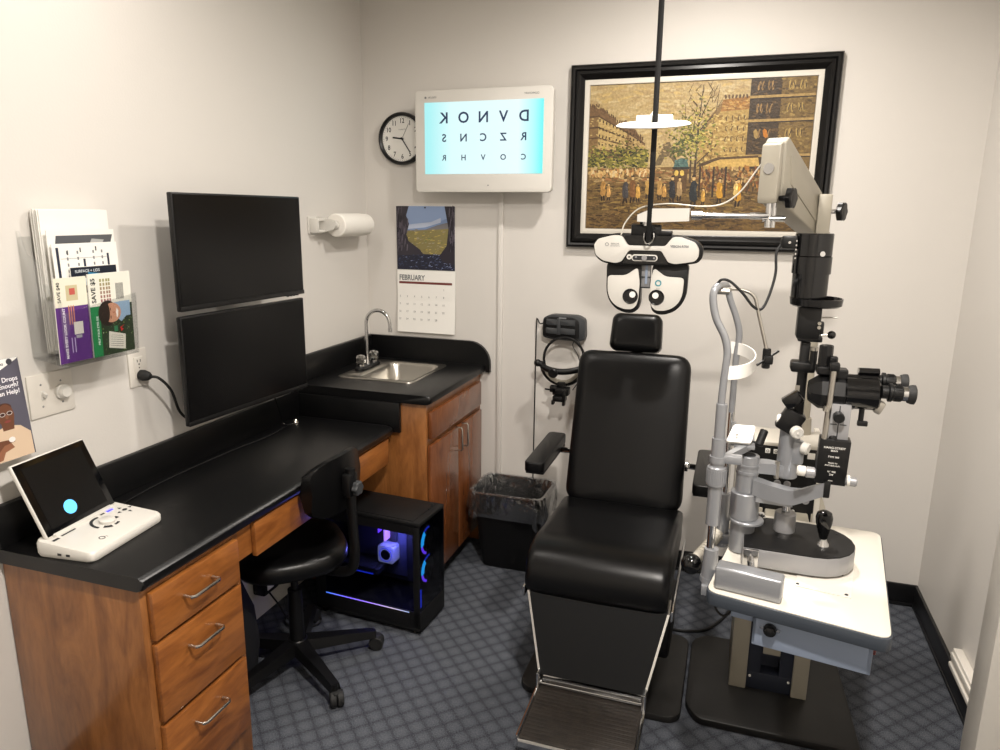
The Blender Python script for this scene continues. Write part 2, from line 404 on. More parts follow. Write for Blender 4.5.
t = thing('drawer_cabinet', 'brown maple cabinet of three drawers under the near end of the desk', 'cabinet', (0.23, -1.83, 0))
mb = MB(); mb.box(0.004, 0.448, -2.0, -1.64, 0.0, DZ - 0.039, 0.002); mb.build('body', 'maple', t)
for z0, z1, hz in ((0.592, 0.722, 0.665), (0.362, 0.580, 0.522), (0.118, 0.348, 0.292)):
    mb = MB(); mb.box(0.449, 0.468, -1.982, -1.662, z0, z1, 0.004); d = mb.build('drawer', 'maple_h', t); pull(-1.83, hz, d)
t = thing('apron_drawer_unit', 'brown maple apron with shallow drawer fronts under the desk top, above the knee space', 'drawer unit', (0.4, -1.17, 0.62))
mb = MB(); mb.box(0.40, 0.444, -1.638, -0.70, 0.635, DZ - 0.039, 0.002); mb.build('rail', 'maple_h', t)
for y0, y1 in ((-1.578, -1.13), (-1.09, -0.715)):
    mb = MB(); mb.box(0.445, 0.462, y0, y1, 0.626, 0.735, 0.004); mb.build('drawer', 'maple_h', t)

# ------------------------------------------------------------------ sink cabinet and its counter
t = thing('sink_cabinet', 'two-door brown wooden sink cabinet in the corner against the back wall', 'cabinet', (0.3, -0.33, 0))
mb = MB(); mb.box(0.004, 0.60, -0.655, -0.637, 0.0, 0.873, 0.001); mb.box(0.004, 0.60, -0.022, -0.004, 0.0, 0.873); mb.box(0.582, 0.60, -0.638, -0.02, 0.10, 0.873); mb.box(0.004, 0.582, -0.637, -0.02, 0.10, 0.118); mb.build('body', 'maple', t)
mb = MB(); mb.box(0.02, 0.53, -0.636, -0.024, 0.0, 0.098); mb.build('toe_kick', 'base_vinyl', t)
mb = MB(); mb.box(0.601, 0.62, -0.637, -0.040, 0.722, 0.838, 0.004); mb.build('drawer_front', 'walnut_door', t)
for y0, y1, hy in ((-0.645, -0.343, -0.375), (-0.335, -0.035, -0.303)):
    mb = MB(); mb.box(0.601, 0.62, y0, y1, 0.105, 0.696, 0.004); d = mb.build('door', 'walnut_door', t); pull(hy, 0.648, d, 0.62, 0.105, True)
SX, SY, SZ = 0.632, -0.674, 0.914
t = thing('sink_counter', 'black laminate counter around the sink with a tall splash rounded at its end', 'counter', (0.3, -0.33, 0.876))
mb = MB(); bz = SZ - 0.038
prof = [(0.45, bz), (SX - 0.016, bz), (SX - 0.005, bz + 0.006), (SX, bz + 0.018), (SX - 0.003, SZ - 0.006), (SX - 0.012, SZ), (0.45, SZ)]
loops = [[(x + (dx if x > 0.5 else 0), y, z) for x, z in prof] for y, dx in ((SY, -0.012), (SY + 0.005, -0.003), (SY + 0.012, 0), (-0.004, 0))]
mb.loft(loops)
mb.box(0.002, 0.45, SY, -0.485, bz, SZ); mb.box(0.002, 0.45, -0.105, -0.004, bz, SZ); mb.box(0.002, 0.115, -0.485, -0.105, bz, SZ)
mb.build('counter_top', 'lam_black', t)
mb = MB(); mb.box(0.002, 0.022, SY, -0.022, SZ, SZ + 0.113, 0.004)
pts = [(0.002, SZ), (0.655, SZ - 0.03), (0.655, SZ + 0.0)]
for k in range(0, 9):
    a = math.radians(90 * k / 8); pts.append((0.545 + 0.11 * math.cos(a), SZ + 0.003 + 0.11 * math.sin(a)))
pts.append((0.002, SZ + 0.113)); pts = [(0.002, SZ), (0.633, SZ), (0.633, SZ - 0.034)] + [(0.655, SZ - 0.034)] + pts[3:]
mb.prism(pts, wallY(0, 0, -0.002), 0.02)
mb.build('backsplash', 'lam_black', t)
mb = MB(); mb.box(0.002, 0.492, -0.676, -0.657, DZ - 0.03, bz - 0.001, 0.003); mb.build('side_panel', 'lam_black', t)

# stainless sink
t = thing('sink', 'small square stainless steel sink set in the black counter', 'sink', (0.28, -0.29, SZ - 0.15))
def rl(cx, cy, w, h, r, z): return [(x, y, z) for x, y in rrect(cx, cy, w, h, r, 5)]
mb = MB(); zc = SZ
mb.loft([rl(.282, -.295, .37, .415, .03, zc + .0005), rl(.282, -.295, .368, .413, .03, zc + .004), rl(.282, -.295, .36, .405, .03, zc + .005), rl(.318, -.30, .262, .345, .04, zc + .004),
         rl(.318, -.30, .25, .335, .045, zc - .004), rl(.318, -.30, .235, .32, .05, zc - .13), rl(.318, -.30, .19, .27, .05, zc - .15), rl(.318, -.30, .05, .05, .02, zc - .153)], cap0=False)
mb.build('basin', 'steel', t, 50)
mb = MB(); mb.lathe((.318, -.30, zc - .153), (0, 0, 1), [(0, .002), (.028, .002), (.032, .004), (.036, .001)]); mb.build('drain', 'chrome', t)
t = thing('faucet', 'chrome gooseneck faucet with two clear acrylic knobs behind the sink', 'faucet', (.135, -.28, zc))
mb = MB(); mb.loft([rl(.138, -.285, .05, .19, .024, zc + .006), rl(.138, -.285, .05, .19, .024, zc + .016), rl(.138, -.285, .04, .18, .02, zc + .022)]); mb.build('base', 'plastic_black', t)
mb = MB(); fx, fy = .138, -.285
P = [(fx, fy, zc + .02), (fx, fy, zc + .10), (fx, fy, zc + .21)]
for k in range(1, 10):
    a = math.radians(180 - 20 * k + 0); P.append((fx + .058 + .058 * math.cos(a), fy + .01 * k / 9, zc + .215 + .058 * math.sin(a) * 1.05))
P.append((fx + .117, fy + .01, zc + .195)); mb.tube(P, .0085, 12, 3)
mb.cyl((fx, fy, zc + .018), (fx, fy, zc + .045), .014, .010); mb.cyl((fx + .117, fy + .01, zc + .178), (fx + .117, fy + .01, zc + .196), .0105)
mb.build('spout', 'chrome', t)
for s in (-1, 1):
    mb = MB(); y = fy + s * .062
    mb.cyl((fx, y, zc + .02), (fx, y, zc + .032), .015); mb.mat(1)
    mb.lathe((fx, y, zc + .032), (0, 0, 1), [(0, 0), (.018, 0), (.024, .008), (.024, .032), (.018, .04), (0, .04)], 10)
    mb.mat(0).cyl((fx, y, zc + .072), (fx, y, zc + .0745), .009)
    mb.build('handle', ['chrome', 'crystal'], t, 20)

# ------------------------------------------------------------------ trash bin with liner
t = thing('waste_bin', 'black plastic waste bin with clear liner on the floor beside the sink cabinet', 'bin', (.83, -.18, 0))
cx, cy = .835, -.19
mb = MB(); mb.loft([rl(cx, cy, .25, .17, .03, .002), rl(cx, cy, .26, .18, .035, .01), rl(cx, cy, .335, .255, .045, .365), rl(cx, cy, .35, .27, .05, .368), rl(cx, cy, .352, .272, .05, .38),
                    rl(cx, cy, .33, .25, .045, .38), rl(cx, cy, .32, .24, .045, .36), rl(cx, cy, .25, .17, .03, .012)]); mb.build('bin_body', 'plastic_matte', t)
mb = MB(); loops = []
rnd = random.Random(3)
def wob(L, a, az, ph):
    out = []
    for k, (x, y, z) in enumerate(L):
        d = V((x - cx, y - cy, 0)).normalized(); w = a * (math.sin(k * 2.1 + ph) + rnd.uniform(-.8, .8)); out.append((x + d.x * w, y + d.y * w, z + az * math.sin(k * 0.9 + ph) + rnd.uniform(-az, az) * .5))
    return out
def rl9(w, h, r, z): return [(x, y, z) for x, y in rrect(cx, cy, w, h, r, 11)]
for w, h, z, a, az in ((.20, .13, .03, .004, .004), (.29, .20, .20, .004, .004), (.315, .235, .36, .003, .003), (.335, .255, .386, .002, .002), (.36, .28, .384, .003, .003), (.368, .288, .36, .005, .005), (.37, .29, .30, .007, .008), (.352, .274, .255, .008, .02)):
    loops.append(wob(rl9(w, h, .05, z), a, az, z * 30))
mb.loft(loops, cap0=True, cap1=False); mb.build('liner', 'film', t, 60)
# ================================================================== left wall and desk things
def person_picture(mb, F, faces):
    pass
# ------------------------------------------------------------------ the two monitors, one above the other, on a desk clamp stand
ma = math.atan2(0.045, 0.62)
def monitor(z0, z1, label, dy):
    cx_, cy_m = 0.172, -1.158 - dy
    Mm = Matrix.Translation((cx_, cy_m, 0)) @ Matrix.Rotation(-ma, 4, 'Z')
    t = thing('computer_monitor', label, 'monitor', (cx_, cy_m, z0), 'black monitors on the left wall above the desk', -ma)
    w = 0.299; zc_ = (z0 + z1) / 2
    mb = MB(Mm); mb.box(-0.018, 0, -w, w, z0, z1, 0.004); mb.box(-0.045, -0.017, -0.16, 0.16, zc_ - 0.11, zc_ + 0.11, 0.01); mb.box(-0.075, -0.044, -0.06, 0.06, zc_ - .06, zc_ + .06, .003)
    mb.box(-0.002, 0.0025, -w, w, z0, z0 + 0.015, 0.002); mb.build('housing', 'plastic_black', t)
    mb = MB(Mm); mb.box(0, 0.0012, -w + 0.006, w - 0.006, z0 + 0.016, z1 - 0.006); mb.build('screen', 'screen_black', t)
    mb = MB(Mm)
    for k in range(4): mb.box(-0.004, 0.003, 0.20 + k * 0.018, 0.208 + k * 0.018, z0 - 0.003, z0 + 0.001)
    mb.build('button_row', 'plastic_matte', t)
    mb = MB(); mb.box(0.001, 0.012, -1.26, -1.08, zc_ - .09, zc_ + .09, .003); mb.box(0.012, 0.10, -1.20, -1.13, zc_ - .035, zc_ + .035, .004); mb.build('wall_mount', 'plastic_matte', t)
    return t
monitor(1.326, 1.683, 'upper one of the two black monitors mounted on the left wall', 0)
monitor(0.962, 1.311, 'lower one of the two black monitors, just above the desk splash', 0.006)
# cable drooping from the lower monitor onto the desk, with its brass clip
mb = MB(); mb.tube([(0.10, -0.98, 1.02), (0.10, -0.95, 0.93), (0.085, -0.90, 0.85), (0.07, -0.86, 0.795), (0.09, -0.80, 0.783)], 0.003, 8)
solo(mb, 'monitor_cable', 'plastic_black', 'thin black cable hanging behind the lower monitor at the far end of the desk', 'cable', (0.09, -0.8, DZ))
mb = MB(); mb.lathe((0.075, -0.79, DZ + .0005), (0, 0, 1), [(0, 0), (.016, 0), (.012, .012), (.006, .02), (0, .02)], 12)
solo(mb, 'brass_clip', 'nickel', 'small shiny brass clip on the desk beneath the lower monitor', 'clip', (0.075, -0.79, DZ))

# ------------------------------------------------------------------ power outlet with plug, switch plate
t = thing('power_outlet', 'ivory double power outlet on the wall beside the brochure holder', 'outlet', (0, -1.497, 1.15))
F = wallX(-1.497, 1.151, 0)
mb = MB(F @ Matrix.Identity(4)); mb.rbox((0, 0, 0.003), (0.072, 0.118, 0.006), None, 0.002); mb.build('face_plate', 'trim_white', t)
mb = MB(F); mb.rbox((0, 0, 0.0065), (0.034, 0.068, 0.005), None, 0.002)
mb.mat(1)
for s in (-1, 1):
    for dx in (-.006, .006): mb.rbox((dx, s * .019 + .003, .0092), (.002, .008, .0012))
    mb.lathe((0, s * .019 - .008, .0085), (0, 0, 1), [(0, .001), (.0025, .001), (.0025, 0)], 10)
mb.lathe((0, 0, .0085), (0, 0, 1), [(0, .001), (.0022, .001), (.0022, 0)], 8)
mb.build('socket', ['trim_white', 'ink'], t)
t = thing('power_plug', 'black round power plug with thick cable pushed into the wall outlet', 'plug', (0.01, -1.497, 1.13))
mb = MB(); mb.lathe((0.0105, -1.497, 1.128), V((1, .12, -.1)), [(0, 0), (.016, 0), (.0175, .012), (.014, .028), (.008, .036), (0, .036)], 20); mb.build('plug_body', 'rubber', t)
mb = MB(); mb.tube([(0.04, -1.494, 1.124), (0.065, -1.48, 1.118), (0.07, -1.44, 1.07), (0.05, -1.39, 0.985), (0.055, -1.35, .95), (.065, -1.30, .965), (0.08, -1.25, 1.03), (0.09, -1.2, 1.08)], 0.0045, 8); mb.build('cord', 'rubber', t)
t = thing('light_switch', 'white wall plate with a toggle switch and a round dimmer knob', 'switch', (0, -1.80, 1.14))
F = wallX(-1.80, 1.14, 0)
mb = MB(F); mb.rbox((0, 0, 0.003), (0.135, 0.118, 0.006), None, 0.002)
mb.mat(1)
for x in (-.03, .03):
    for y in (-.03, .03): mb.lathe((x, y, .006), (0, 0, 1), [(0, .001), (.0025, .001), (.003, 0)], 8)
mb.build('face_plate', ['trim_white', 'ink_grey'], t)
mb = MB(F); mb.rbox((-.027, 0, .0065), (.011, .026, .003), None, .001); mb.rbox((-.027, .003, .012), (.008, .012, .016), (.5, 0, 0), .002); mb.build('toggle', 'plastic_white', t)
mb = MB(F); mb.lathe((.028, 0, .006), (0, 0, 1), [(0, 0), (.021, 0), (.021, .008), (.018, .01), (.0165, .02), (.014, .023), (0, .023)], 28); mb.build('dimmer_knob', 'plastic_white', t)

# ------------------------------------------------------------------ clear brochure holder and what it holds
t = thing('brochure_holder', 'clear acrylic wall holder full of paper and brochures beside the switch plate', 'holder', (0, -1.72, 1.23))
ya, yb = -1.835, -1.60
mb = MB(); T = 0.003
mb.box(0.001, 0.004, ya, yb, 1.235, 1.56)                        # back
def side(y):
    pts = [(0.001, 1.245), (0.115, 1.225), (0.125, 1.40), (0.075, 1.40), (0.062, 1.50), (0.028, 1.515), (0.012, 1.575), (0.001, 1.575)]
    a = [(x, y, z) for x, z in pts]; b_ = [(x, y + T, z) for x, z in pts]; mb.loft([a, b_])
side(ya - T); side(yb)
mb.loft([[(0.001, ya, 1.243), (0.001, yb, 1.243), (0.117, yb, 1.226), (0.117, ya, 1.226)], [(0.001, ya, 1.246), (0.001, yb, 1.246), (0.117, yb, 1.229), (0.117, ya, 1.229)]])
mb.loft([[(0.117, ya, 1.226), (0.117, yb, 1.226), (0.121, yb, 1.227), (0.121, ya, 1.227)], [(0.126, ya, 1.37), (0.126, yb, 1.40), (0.13, yb, 1.40), (0.13, ya, 1.37)]])
mb.loft([[(0.062, ya, 1.24), (0.062, yb, 1.24), (0.065, yb, 1.24), (0.065, ya, 1.24)], [(0.066, ya, 1.44), (0.066, yb, 1.44), (0.069, yb, 1.44), (0.069, ya, 1.44)]])
mb.build('holder_body', 'acrylic', t)
def leanF(x, yc, z, lean=0.04):   # frame of a sheet leaning back: origin at its lower centre, facing +X
    return frame((x, yc, z), (0, 1, 0), (-lean, 0, 1))
grp = 'papers and brochures in the clear wall holder'
# thick stack of white paper, slightly fanned
mb = MB(frame((0.010, -1.692, 1.252), (0, 1, 0), (-.0, 0, 1)))
for k in range(12):
    mb.rbox((0.004 * math.sin(k * 2.3), .188 + .002 * math.sin(k * 1.7), .0025 * k), (.218 - .004, .376, .0019), (0, 0, .006 * math.sin(k * 3.1)))
o = solo(mb, 'paper_stack', 'paper', 'thick stack of plain white paper standing at the back of the clear wall holder', 'paper stack', (.02, -1.745, 1.247), None, 0)
# white folder with a dark printed band
F = leanF(0.058, -1.695, 1.25, 0.0)
mb = MB(F); mb.rbox((0, .163, 0), (.213, .326, .002)); mb.mat(1)
mb.poly([(-.085, .285), (.09, .285), (.1, .312), (-.08, .312)], F, .0016) if False else mb.poly([(-.085, .285), (.09, .285), (.1, .312), (-.08, .312)], Matrix.Identity(4), .0016, rgb(84, 86, 90))
mb.poly([(.02, .286), (.06, .286), (.07, .298), (.03, .302)], Matrix.Identity(4), .0019, rgb(170, 172, 170))
solo(mb, 'folder', ['paper', 'print'], 'white folder with a dark grey band showing above the other brochures in the holder', 'folder', (.055, -1.715, 1.25), None, 0)
# form sheet
I4 = Matrix.Identity(4)
mb = MB(leanF(0.078, -1.70, 1.25, 0.02)); mb.rbox((0, .146, 0), (.205, .292, .0015)); mb.mat(1)
mb.poly(rect(-.092, -.084, .17, .282), I4, .001, rgb(40, 46, 62)); mb.poly(rect(.066, .073, .17, .262), I4, .001, rgb(40, 46, 62)); mb.poly(rect(-.012, -.005, .17, .25), I4, .001, rgb(40, 46, 62))
for x in (-.062, -.03, .02, .048):
    for k in range(5): mb.poly(rect(x, x + .005, .20 + k * .016, .208 + k * .016), I4, .001, rgb(120, 122, 126))
for x, y in ((-.06, .262), (-.02, .268), (.03, .27)): mb.poly(rect(x, x + .004, y, y + .012), I4, .001, rgb(60, 62, 66))
for y in (.252, .196): mb.poly(rect(-.08, .065, y, y + .0012), I4, .001, rgb(150, 150, 152))
solo(mb, 'form_sheet', ['paper', 'print'], 'white printed form with dark vertical bars standing in the clear holder', 'form', (.07, -1.715, 1.25), grp, 0)
# navy and teal card
mb = MB(leanF(0.087, -1.69, 1.25, 0.02)); mb.rbox((0, .115, 0), (.15, .23, .0015)); mb.mat(1)
mb.poly(rect(-.074, .074, .16, .229), I4, .001, rgb(18, 26, 40)); mb.poly([(-.03, .16), (.045, .16), (.045, .205), (-.02, .215)], I4, .0013, rgb(30, 118, 158)); mb.poly([(-.04, .18), (.0, .18), (.0, .20), (-.045, .20)], I4, .0015, rgb(210, 224, 230))
mb.text('SURFACE + LIDS', .011, Matrix.Translation((-.022, .218, 0)), .0016, col=rgb(225, 232, 236))
solo(mb, 'card', ['paper', 'print'], 'navy and bright blue card standing in the clear holder in front of the form', 'card', (.08, -1.70, 1.25), grp, 0)
# purple brochure and green brochure
def brochure(name, yc, w, h, base, label, fn, x):
    mb = MB(leanF(x, yc, 1.236, -0.03)); mb.rbox((0, h / 2, 0), (w, h, .003)); mb.mat(1)
    mb.poly(rect(-w / 2, w / 2, 0, h), I4, .0017, base); fn(mb, w, h)
    solo(mb, name, ['paper', 'print'], label, 'brochure', (x, yc, 1.236), grp, 0)
R90 = Matrix.Rotation(PI / 2, 4, 'Z')
def purple(mb, w, h):
    mb.poly(rect(-w / 2, w / 2, h - .075, h), I4, .0019, rgb(226, 222, 204)); mb.poly(rect(-.015, .02, h - .06, h - .02), I4, .0021, rgb(196, 186, 150)); mb.poly(rect(-.005, .012, h - .045, h - .028), I4, .0023, rgb(190, 90, 80))
    mb.text('SAVE $40', .013, Matrix.Translation((-.036, h - .037, 0)) @ R90, .0022, col=rgb(40, 40, 44), bold=.0003)
    mb.text('MAKE EVERY LOOK COUNT', .0105, Matrix.Translation((-.026, .078, 0)) @ R90, .0022, col=rgb(236, 232, 240), bold=.0003)
    for x in (-.012, -.005, .002): mb.poly(rect(x, x + .003, .10, .10 + .05), I4, .0022, rgb(196, 130, 96))
    for x in (-.005, .004): mb.poly(rect(x - .006, x - .0035, .025, .065), I4, .0022, rgb(190, 176, 214))
    mb.poly(rect(.0, .028, .072, .105), I4, .0022, rgb(214, 210, 202)); mb.poly(rect(.004, .022, .062, .07), I4, .0022, rgb(160, 158, 166))
def green(mb, w, h):
    mb.poly(rect(-w / 2, w / 2, h - .088, h), I4, .0019, rgb(226, 224, 212))
    mb.text('SAVE $5', .019, Matrix.Translation((-.055, h - .045, 0)) @ R90, .0022, col=rgb(34, 40, 40), bold=.0005)
    for k, x in enumerate((-.034, -.024, -.014, -.006)):
        for j in range(6): mb.poly(rect(x, x + .006, h - .078 + j * .011, h - .07 + j * .011), I4, .0022, rgb(150, 100 + 10 * j, 100))
    for k in range(9): mb.poly(rect(.018 + .003 * k, .0195 + .003 * k, h - .075, h - .03), I4, .0022, rgb(70, 72, 74))
    # photo: dark green leaves with a smiling man lying on his side
    mb.poly(rect(-.042, w / 2, 0, h - .088), I4, .0019, rgb(46, 60, 40)); mb.poly(rect(-w / 2, -.040, 0, h - .088), I4, .0021, rgb(34, 128, 74))
    rn = random.Random(5)
    for k in range(150):
        x, y = rn.uniform(-.036, w / 2 - .004), rn.uniform(.002, h - .095); s = rn.uniform(.001, .003)
        mb.poly(rect(x, x + s, y, y + s), I4, .0021, rn.choice([rgb(150, 176, 90), rgb(90, 130, 60), rgb(30, 44, 28), rgb(190, 196, 160)]))
    def el(cx, cy, a, b, col, hh): mb.poly([(cx + a * math.cos(q * PI / 12), cy + b * math.sin(q * PI / 12)) for q in range(24)], I4, hh, col)
    M0 = mb.M; mb.M = M0 @ Matrix.Translation((-.006, -.016, 0)) @ Matrix.Diagonal((1.18, 1.18, 1, 1))
    mb.poly([(.01, .105), (.03, .088), (.045, .10), (.058, .10), (.058, h - .09), (.03, h - .09), (.012, .135)], I4, .0024, rgb(150, 178, 206))
    el(-.008, .112, .026, .030, rgb(44, 32, 26), .0026); el(.004, .112, .026, .023, rgb(206, 152, 124), .0028); el(-.012, .114, .010, .024, rgb(44, 32, 26), .0030)
    mb.poly([(.017, .098), (.021, .104), (.022, .115), (.018, .122), (.015, .112)], I4, .0031, rgb(244, 240, 236))
    for y in (.102, .121): mb.poly(rect(-.001, .001, y - .004, y + .003), I4, .0031, rgb(50, 32, 26))
    mb.poly(rect(.006, .012, .110, .114), I4, .0031, rgb(178, 120, 96))
    mb.M = M0
    mb.poly([(-.02, .02), (.036, .008), (.04, .05), (-.016, .066)], I4, .0026, rgb(222, 218, 208))
    for k in range(6): mb.poly([(-.013 + .001 * k, .024 + .006 * k), (.03, .016 + .006 * k), (.03, .0175 + .006 * k), (-.013, .0255 + .006 * k)], I4, .0028, rgb(130, 130, 124))
    mb.poly(rect(.002, .014, .062, .078), I4, .0029, rgb(60, 130, 90)); mb.poly([(.026, .06), (.034, .066), (.026, .07), (.038, .078), (.022, .072)], I4, .003, rgb(200, 40, 44))
    mb.text('HELP YOUR EYES SEE', .0085, Matrix.Translation((-.050, .072, 0)) @ R90, .0024, col=rgb(230, 240, 232), bold=.0002)
brochure('brochure', -1.796, .098, .222, rgb(88, 46, 120), 'purple brochure headed SAVE $40 at the front of the clear wall holder', purple, .105)
brochure('brochure', -1.676, .140, .226, rgb(46, 60, 40), 'green brochure with a smiling dark-haired man, at the front of the clear holder', green, .110)

# ------------------------------------------------------------------ poster card on the wall above the desk end
F = frame((0.034, -1.984, 1.012), (0, 1, 0), (-.08, 0, 1))
mb = MB(F); mb.rbox((0, .121, 0), (.185, .257, .003)); mb.mat(1); pw = .0925
mb.poly(rect(-pw, pw, -.007, .2495), I4, .0017, rgb(86, 84, 96)); mb.poly([(-pw, .225), (-pw, .249), (pw, .249), (pw - .003, .245), (.04, .222), (0, .216)], I4, .0019, rgb(232, 230, 226))
mb.poly(rect(-pw, pw, -.007, .02), I4, .0018, rgb(70, 68, 80))
for txt, y in (('Are Eye Drops', .196), ('Not Enough?', .180)): mb.text(txt, .0165, Matrix.Translation((.082, y, 0)), .002, align='RIGHT', col=rgb(236, 234, 238), bold=.0003)
mb.text('We', .0165, Matrix.Translation((-.018, .163, 0)), .002, align='RIGHT', col=rgb(236, 234, 238), bold=.0003)
mb.text('C', .018, Matrix.Translation((.012, .163, 0)), .002, align='CENTER', col=rgb(210, 46, 44), bold=.0006)
mb.text('an Help!', .0165, Matrix.Translation((.082, .163, 0)), .002, align='RIGHT', col=rgb(236, 234, 238), bold=.0003)
mb.text('series', .012, Matrix.Translation((.052, .237, 0)), .0021, align='RIGHT', col=rgb(60, 60, 66), bold=.0002)
def el(cx, cy, a, b, col, hh, rot=0):
    mb.poly([(cx + a * math.cos(q * PI / 12) * math.cos(rot) - b * math.sin(q * PI / 12) * math.sin(rot), cy + a * math.cos(q * PI / 12) * math.sin(rot) + b * math.sin(q * PI / 12) * math.cos(rot)) for q in range(24)], I4, hh, col)
el(.068, .240, .008, .008, rgb(60, 60, 66), .0021)
skin, sk2 = rgb(104, 66, 48), rgb(140, 94, 70)
mb.M = F @ Matrix.Translation((.022, .004, 0)) @ Matrix.Diagonal((.86, .88, 1, 1)); mb.poly([(-.10, -.012), (-.055, .055), (-.03, .078), (.01, .090), (.05, .080), (.078, .055), (.078, .0), (.078, -.012)], I4, .0022, rgb(206, 182, 156))
mb.poly([(-.004, .075), (.03, .075), (.034, .10), (-.006, .10)], I4, .0024, skin); el(.012, .118, .025, .033, skin, .0026); el(.010, .140, .023, .014, rgb(72, 44, 32), .0025)
el(.002, .122, .009, .006, rgb(196, 190, 186), .0028); el(.024, .123, .009, .006, rgb(196, 190, 186), .0028); el(.002, .122, .007, .0045, rgb(60, 36, 28), .0029); el(.024, .123, .007, .0045, rgb(60, 36, 28), .0029)
el(.014, .113, .005, .006, rgb(128, 84, 62), .0029); el(.014, .100, .010, .0035, rgb(132, 64, 60), .0029)
mb.poly([(-.075, -.007), (-.06, .03), (-.03, .048), (.012, .036), (.02, .022), (-.01, .014), (-.022, -.007)], I4, .0027, sk2)
mb.poly([(-.05, .02), (-.03, .05), (.02, .046), (.024, .038), (-.01, .034), (-.036, .012)], I4, .0029, skin); el(.016, .046, .010, .008, rgb(230, 224, 220), .0031)
solo(mb, 'poster_card', ['paper', 'print'], 'small grey poster of a man in glasses, leaning on the wall above the console', 'poster', (0.012, -1.985, 1.0), None, 0)

# ------------------------------------------------------------------ refraction control console with tilted tablet
cyaw = math.radians(6)
Mc = Matrix.Translation((.205, -1.868, DZ)) @ Matrix.Rotation(cyaw, 4, 'Z')
t = thing('control_console', 'white control console with tilted tablet and round dial on the near desk end', 'console', (.205, -1.868, DZ), None, cyaw)
def loopc(inset, z0, dz):   # x front is +X; slopes down to the front
    return [(x, y, z0 + dz * (1 - (x + .085) / .17)) for x, y in rrect(0, 0, .17 - inset, .265 - inset, .018, 4)]
mb = MB(Mc); mb.loft([loopc(.006, .001, 0), loopc(0, .006, .004), loopc(0, .020, .016), loopc(.006, .025, .018), loopc(.014, .026, .018)]); mb.build('console_body', 'plastic_white', t)
slope = math.atan2(.018, .17)
Fc = Mc @ frame((0, 0, .0345), (0, 1, 0), (-math.cos(slope), 0, math.sin(slope)))   # x along the desk, y to the wall
mb = MB(Fc); mb.mat(0)
cxk, cyk = .022, .002
def arc(r0, r1, a0, a1):
    n = 8; A = [math.radians(a0 + (a1 - a0) * k / n) for k in range(n + 1)]
    mb.poly([(cxk + r1 * math.cos(a), cyk + r1 * math.sin(a)) for a in A] + [(cxk + r0 * math.cos(a), cyk + r0 * math.sin(a)) for a in A[::-1]], I4, .001)
arc(.034, .042, 75, 190); arc(.024, .036, 205, 245); arc(.024, .031, 262, 300); arc(.024, .036, -15, 5)
arc(.024, .030, 25, 60)
for x0, x1, y0, y1 in ((-.118, -.098, .036, .044), (-.088, -.042, .040, .048), (.045, .060, .040, .050)): mb.poly(rect(x0, x1, y0, y1), I4, .001)
for dx, dy in ((.02, 0), (-.02, 0), (0, .017), (0, -.017)):
    a = math.atan2(dy, dx); mb.poly([(.1 + dx + .008 * math.cos(a), .012 + dy + .008 * math.sin(a)), (.1 + dx + .006 * math.cos(a + 2.2), .012 + dy + .006 * math.sin(a + 2.2)), (.1 + dx + .006 * math.cos(a - 2.2), .012 + dy + .006 * math.sin(a - 2.2))], I4, .001)
mb.poly([(.1 + .008 * math.cos(k * PI / 6), .012 + .006 * math.sin(k * PI / 6)) for k in range(12)], I4, .001)
mb.mat(1).poly(rect(.068, .090, .038, .048), I4, .001); mb.mat(2)
mb.lathe((-.055, -.048, .0008), (0, 0, 1), [(.008, 0), (.008, .0006), (.0062, .0006), (.0062, 0)], 16); mb.text('S', .009, Matrix.Translation((-.043, -.052, 0)), .001)
mb.build('button_marking', ['ink', 'blue_led', 'ink'], t, 0)
mb = MB(Fc); mb.lathe((cxk, cyk, 0), (0, 0, 1), [(0, .001), (.020, .001), (.020, .008), (.018, .0095), (0, .0095)], 28); mb.build('dial', 'plastic_white', t)
mb = MB(Mc); mb.mat(0)
for x in (-.01, .015): mb.rbox((x, -.1325, .014), (.011, .002, .006))
mb.build('side_port', 'ink', t)
lean = math.radians(24)
tw, th = .236, .205
Ft = Mc @ frame((-.055, .0, .042), (0, 1, 0), (-math.sin(lean), 0, math.cos(lean)))
mb = MB(Ft); mb.rbox((0, th / 2, -.006), (tw, th, .012), None, .005, 3); mb.mat(1); mb.rbox((0, th / 2, .0004), (tw - .008, th - .008, .0016)); mb.build('tablet', ['plastic_white', 'glass_black'], t)
mb = MB(Ft); mb.rbox((0, th / 2, .0016), (tw - .046, th - .036, .0008)); mb.mat(1)
mb.poly([(-.018 + .020 * math.cos(k * PI / 16), .050 + .019 * math.sin(k * PI / 16)) for k in range(32)], I4, .0024); mb.build('tablet_display', ['screen_black', 'screen_blue'], t, 0)
mb = MB(Mc); mb.rbox((-.06, 0, .040), (.03, .20, .016), None, .004); mb.build('hinge', 'plastic_white', t)
mb = MB(); mb.tube([(.10, -1.74, DZ + .006), (.07, -1.62, DZ + .0035), (.055, -1.45, DZ + .003), (.06, -1.2, DZ + .003), (.075, -1.05, DZ + .003), (.08, -.95, DZ + .003), (.06, -.80, DZ + .003)], .0025, 6)
solo(mb, 'console_cable', 'plastic_matte', 'thin dark cable running along the desk against its splash, behind the console', 'cable', (.06, -1.3, DZ))

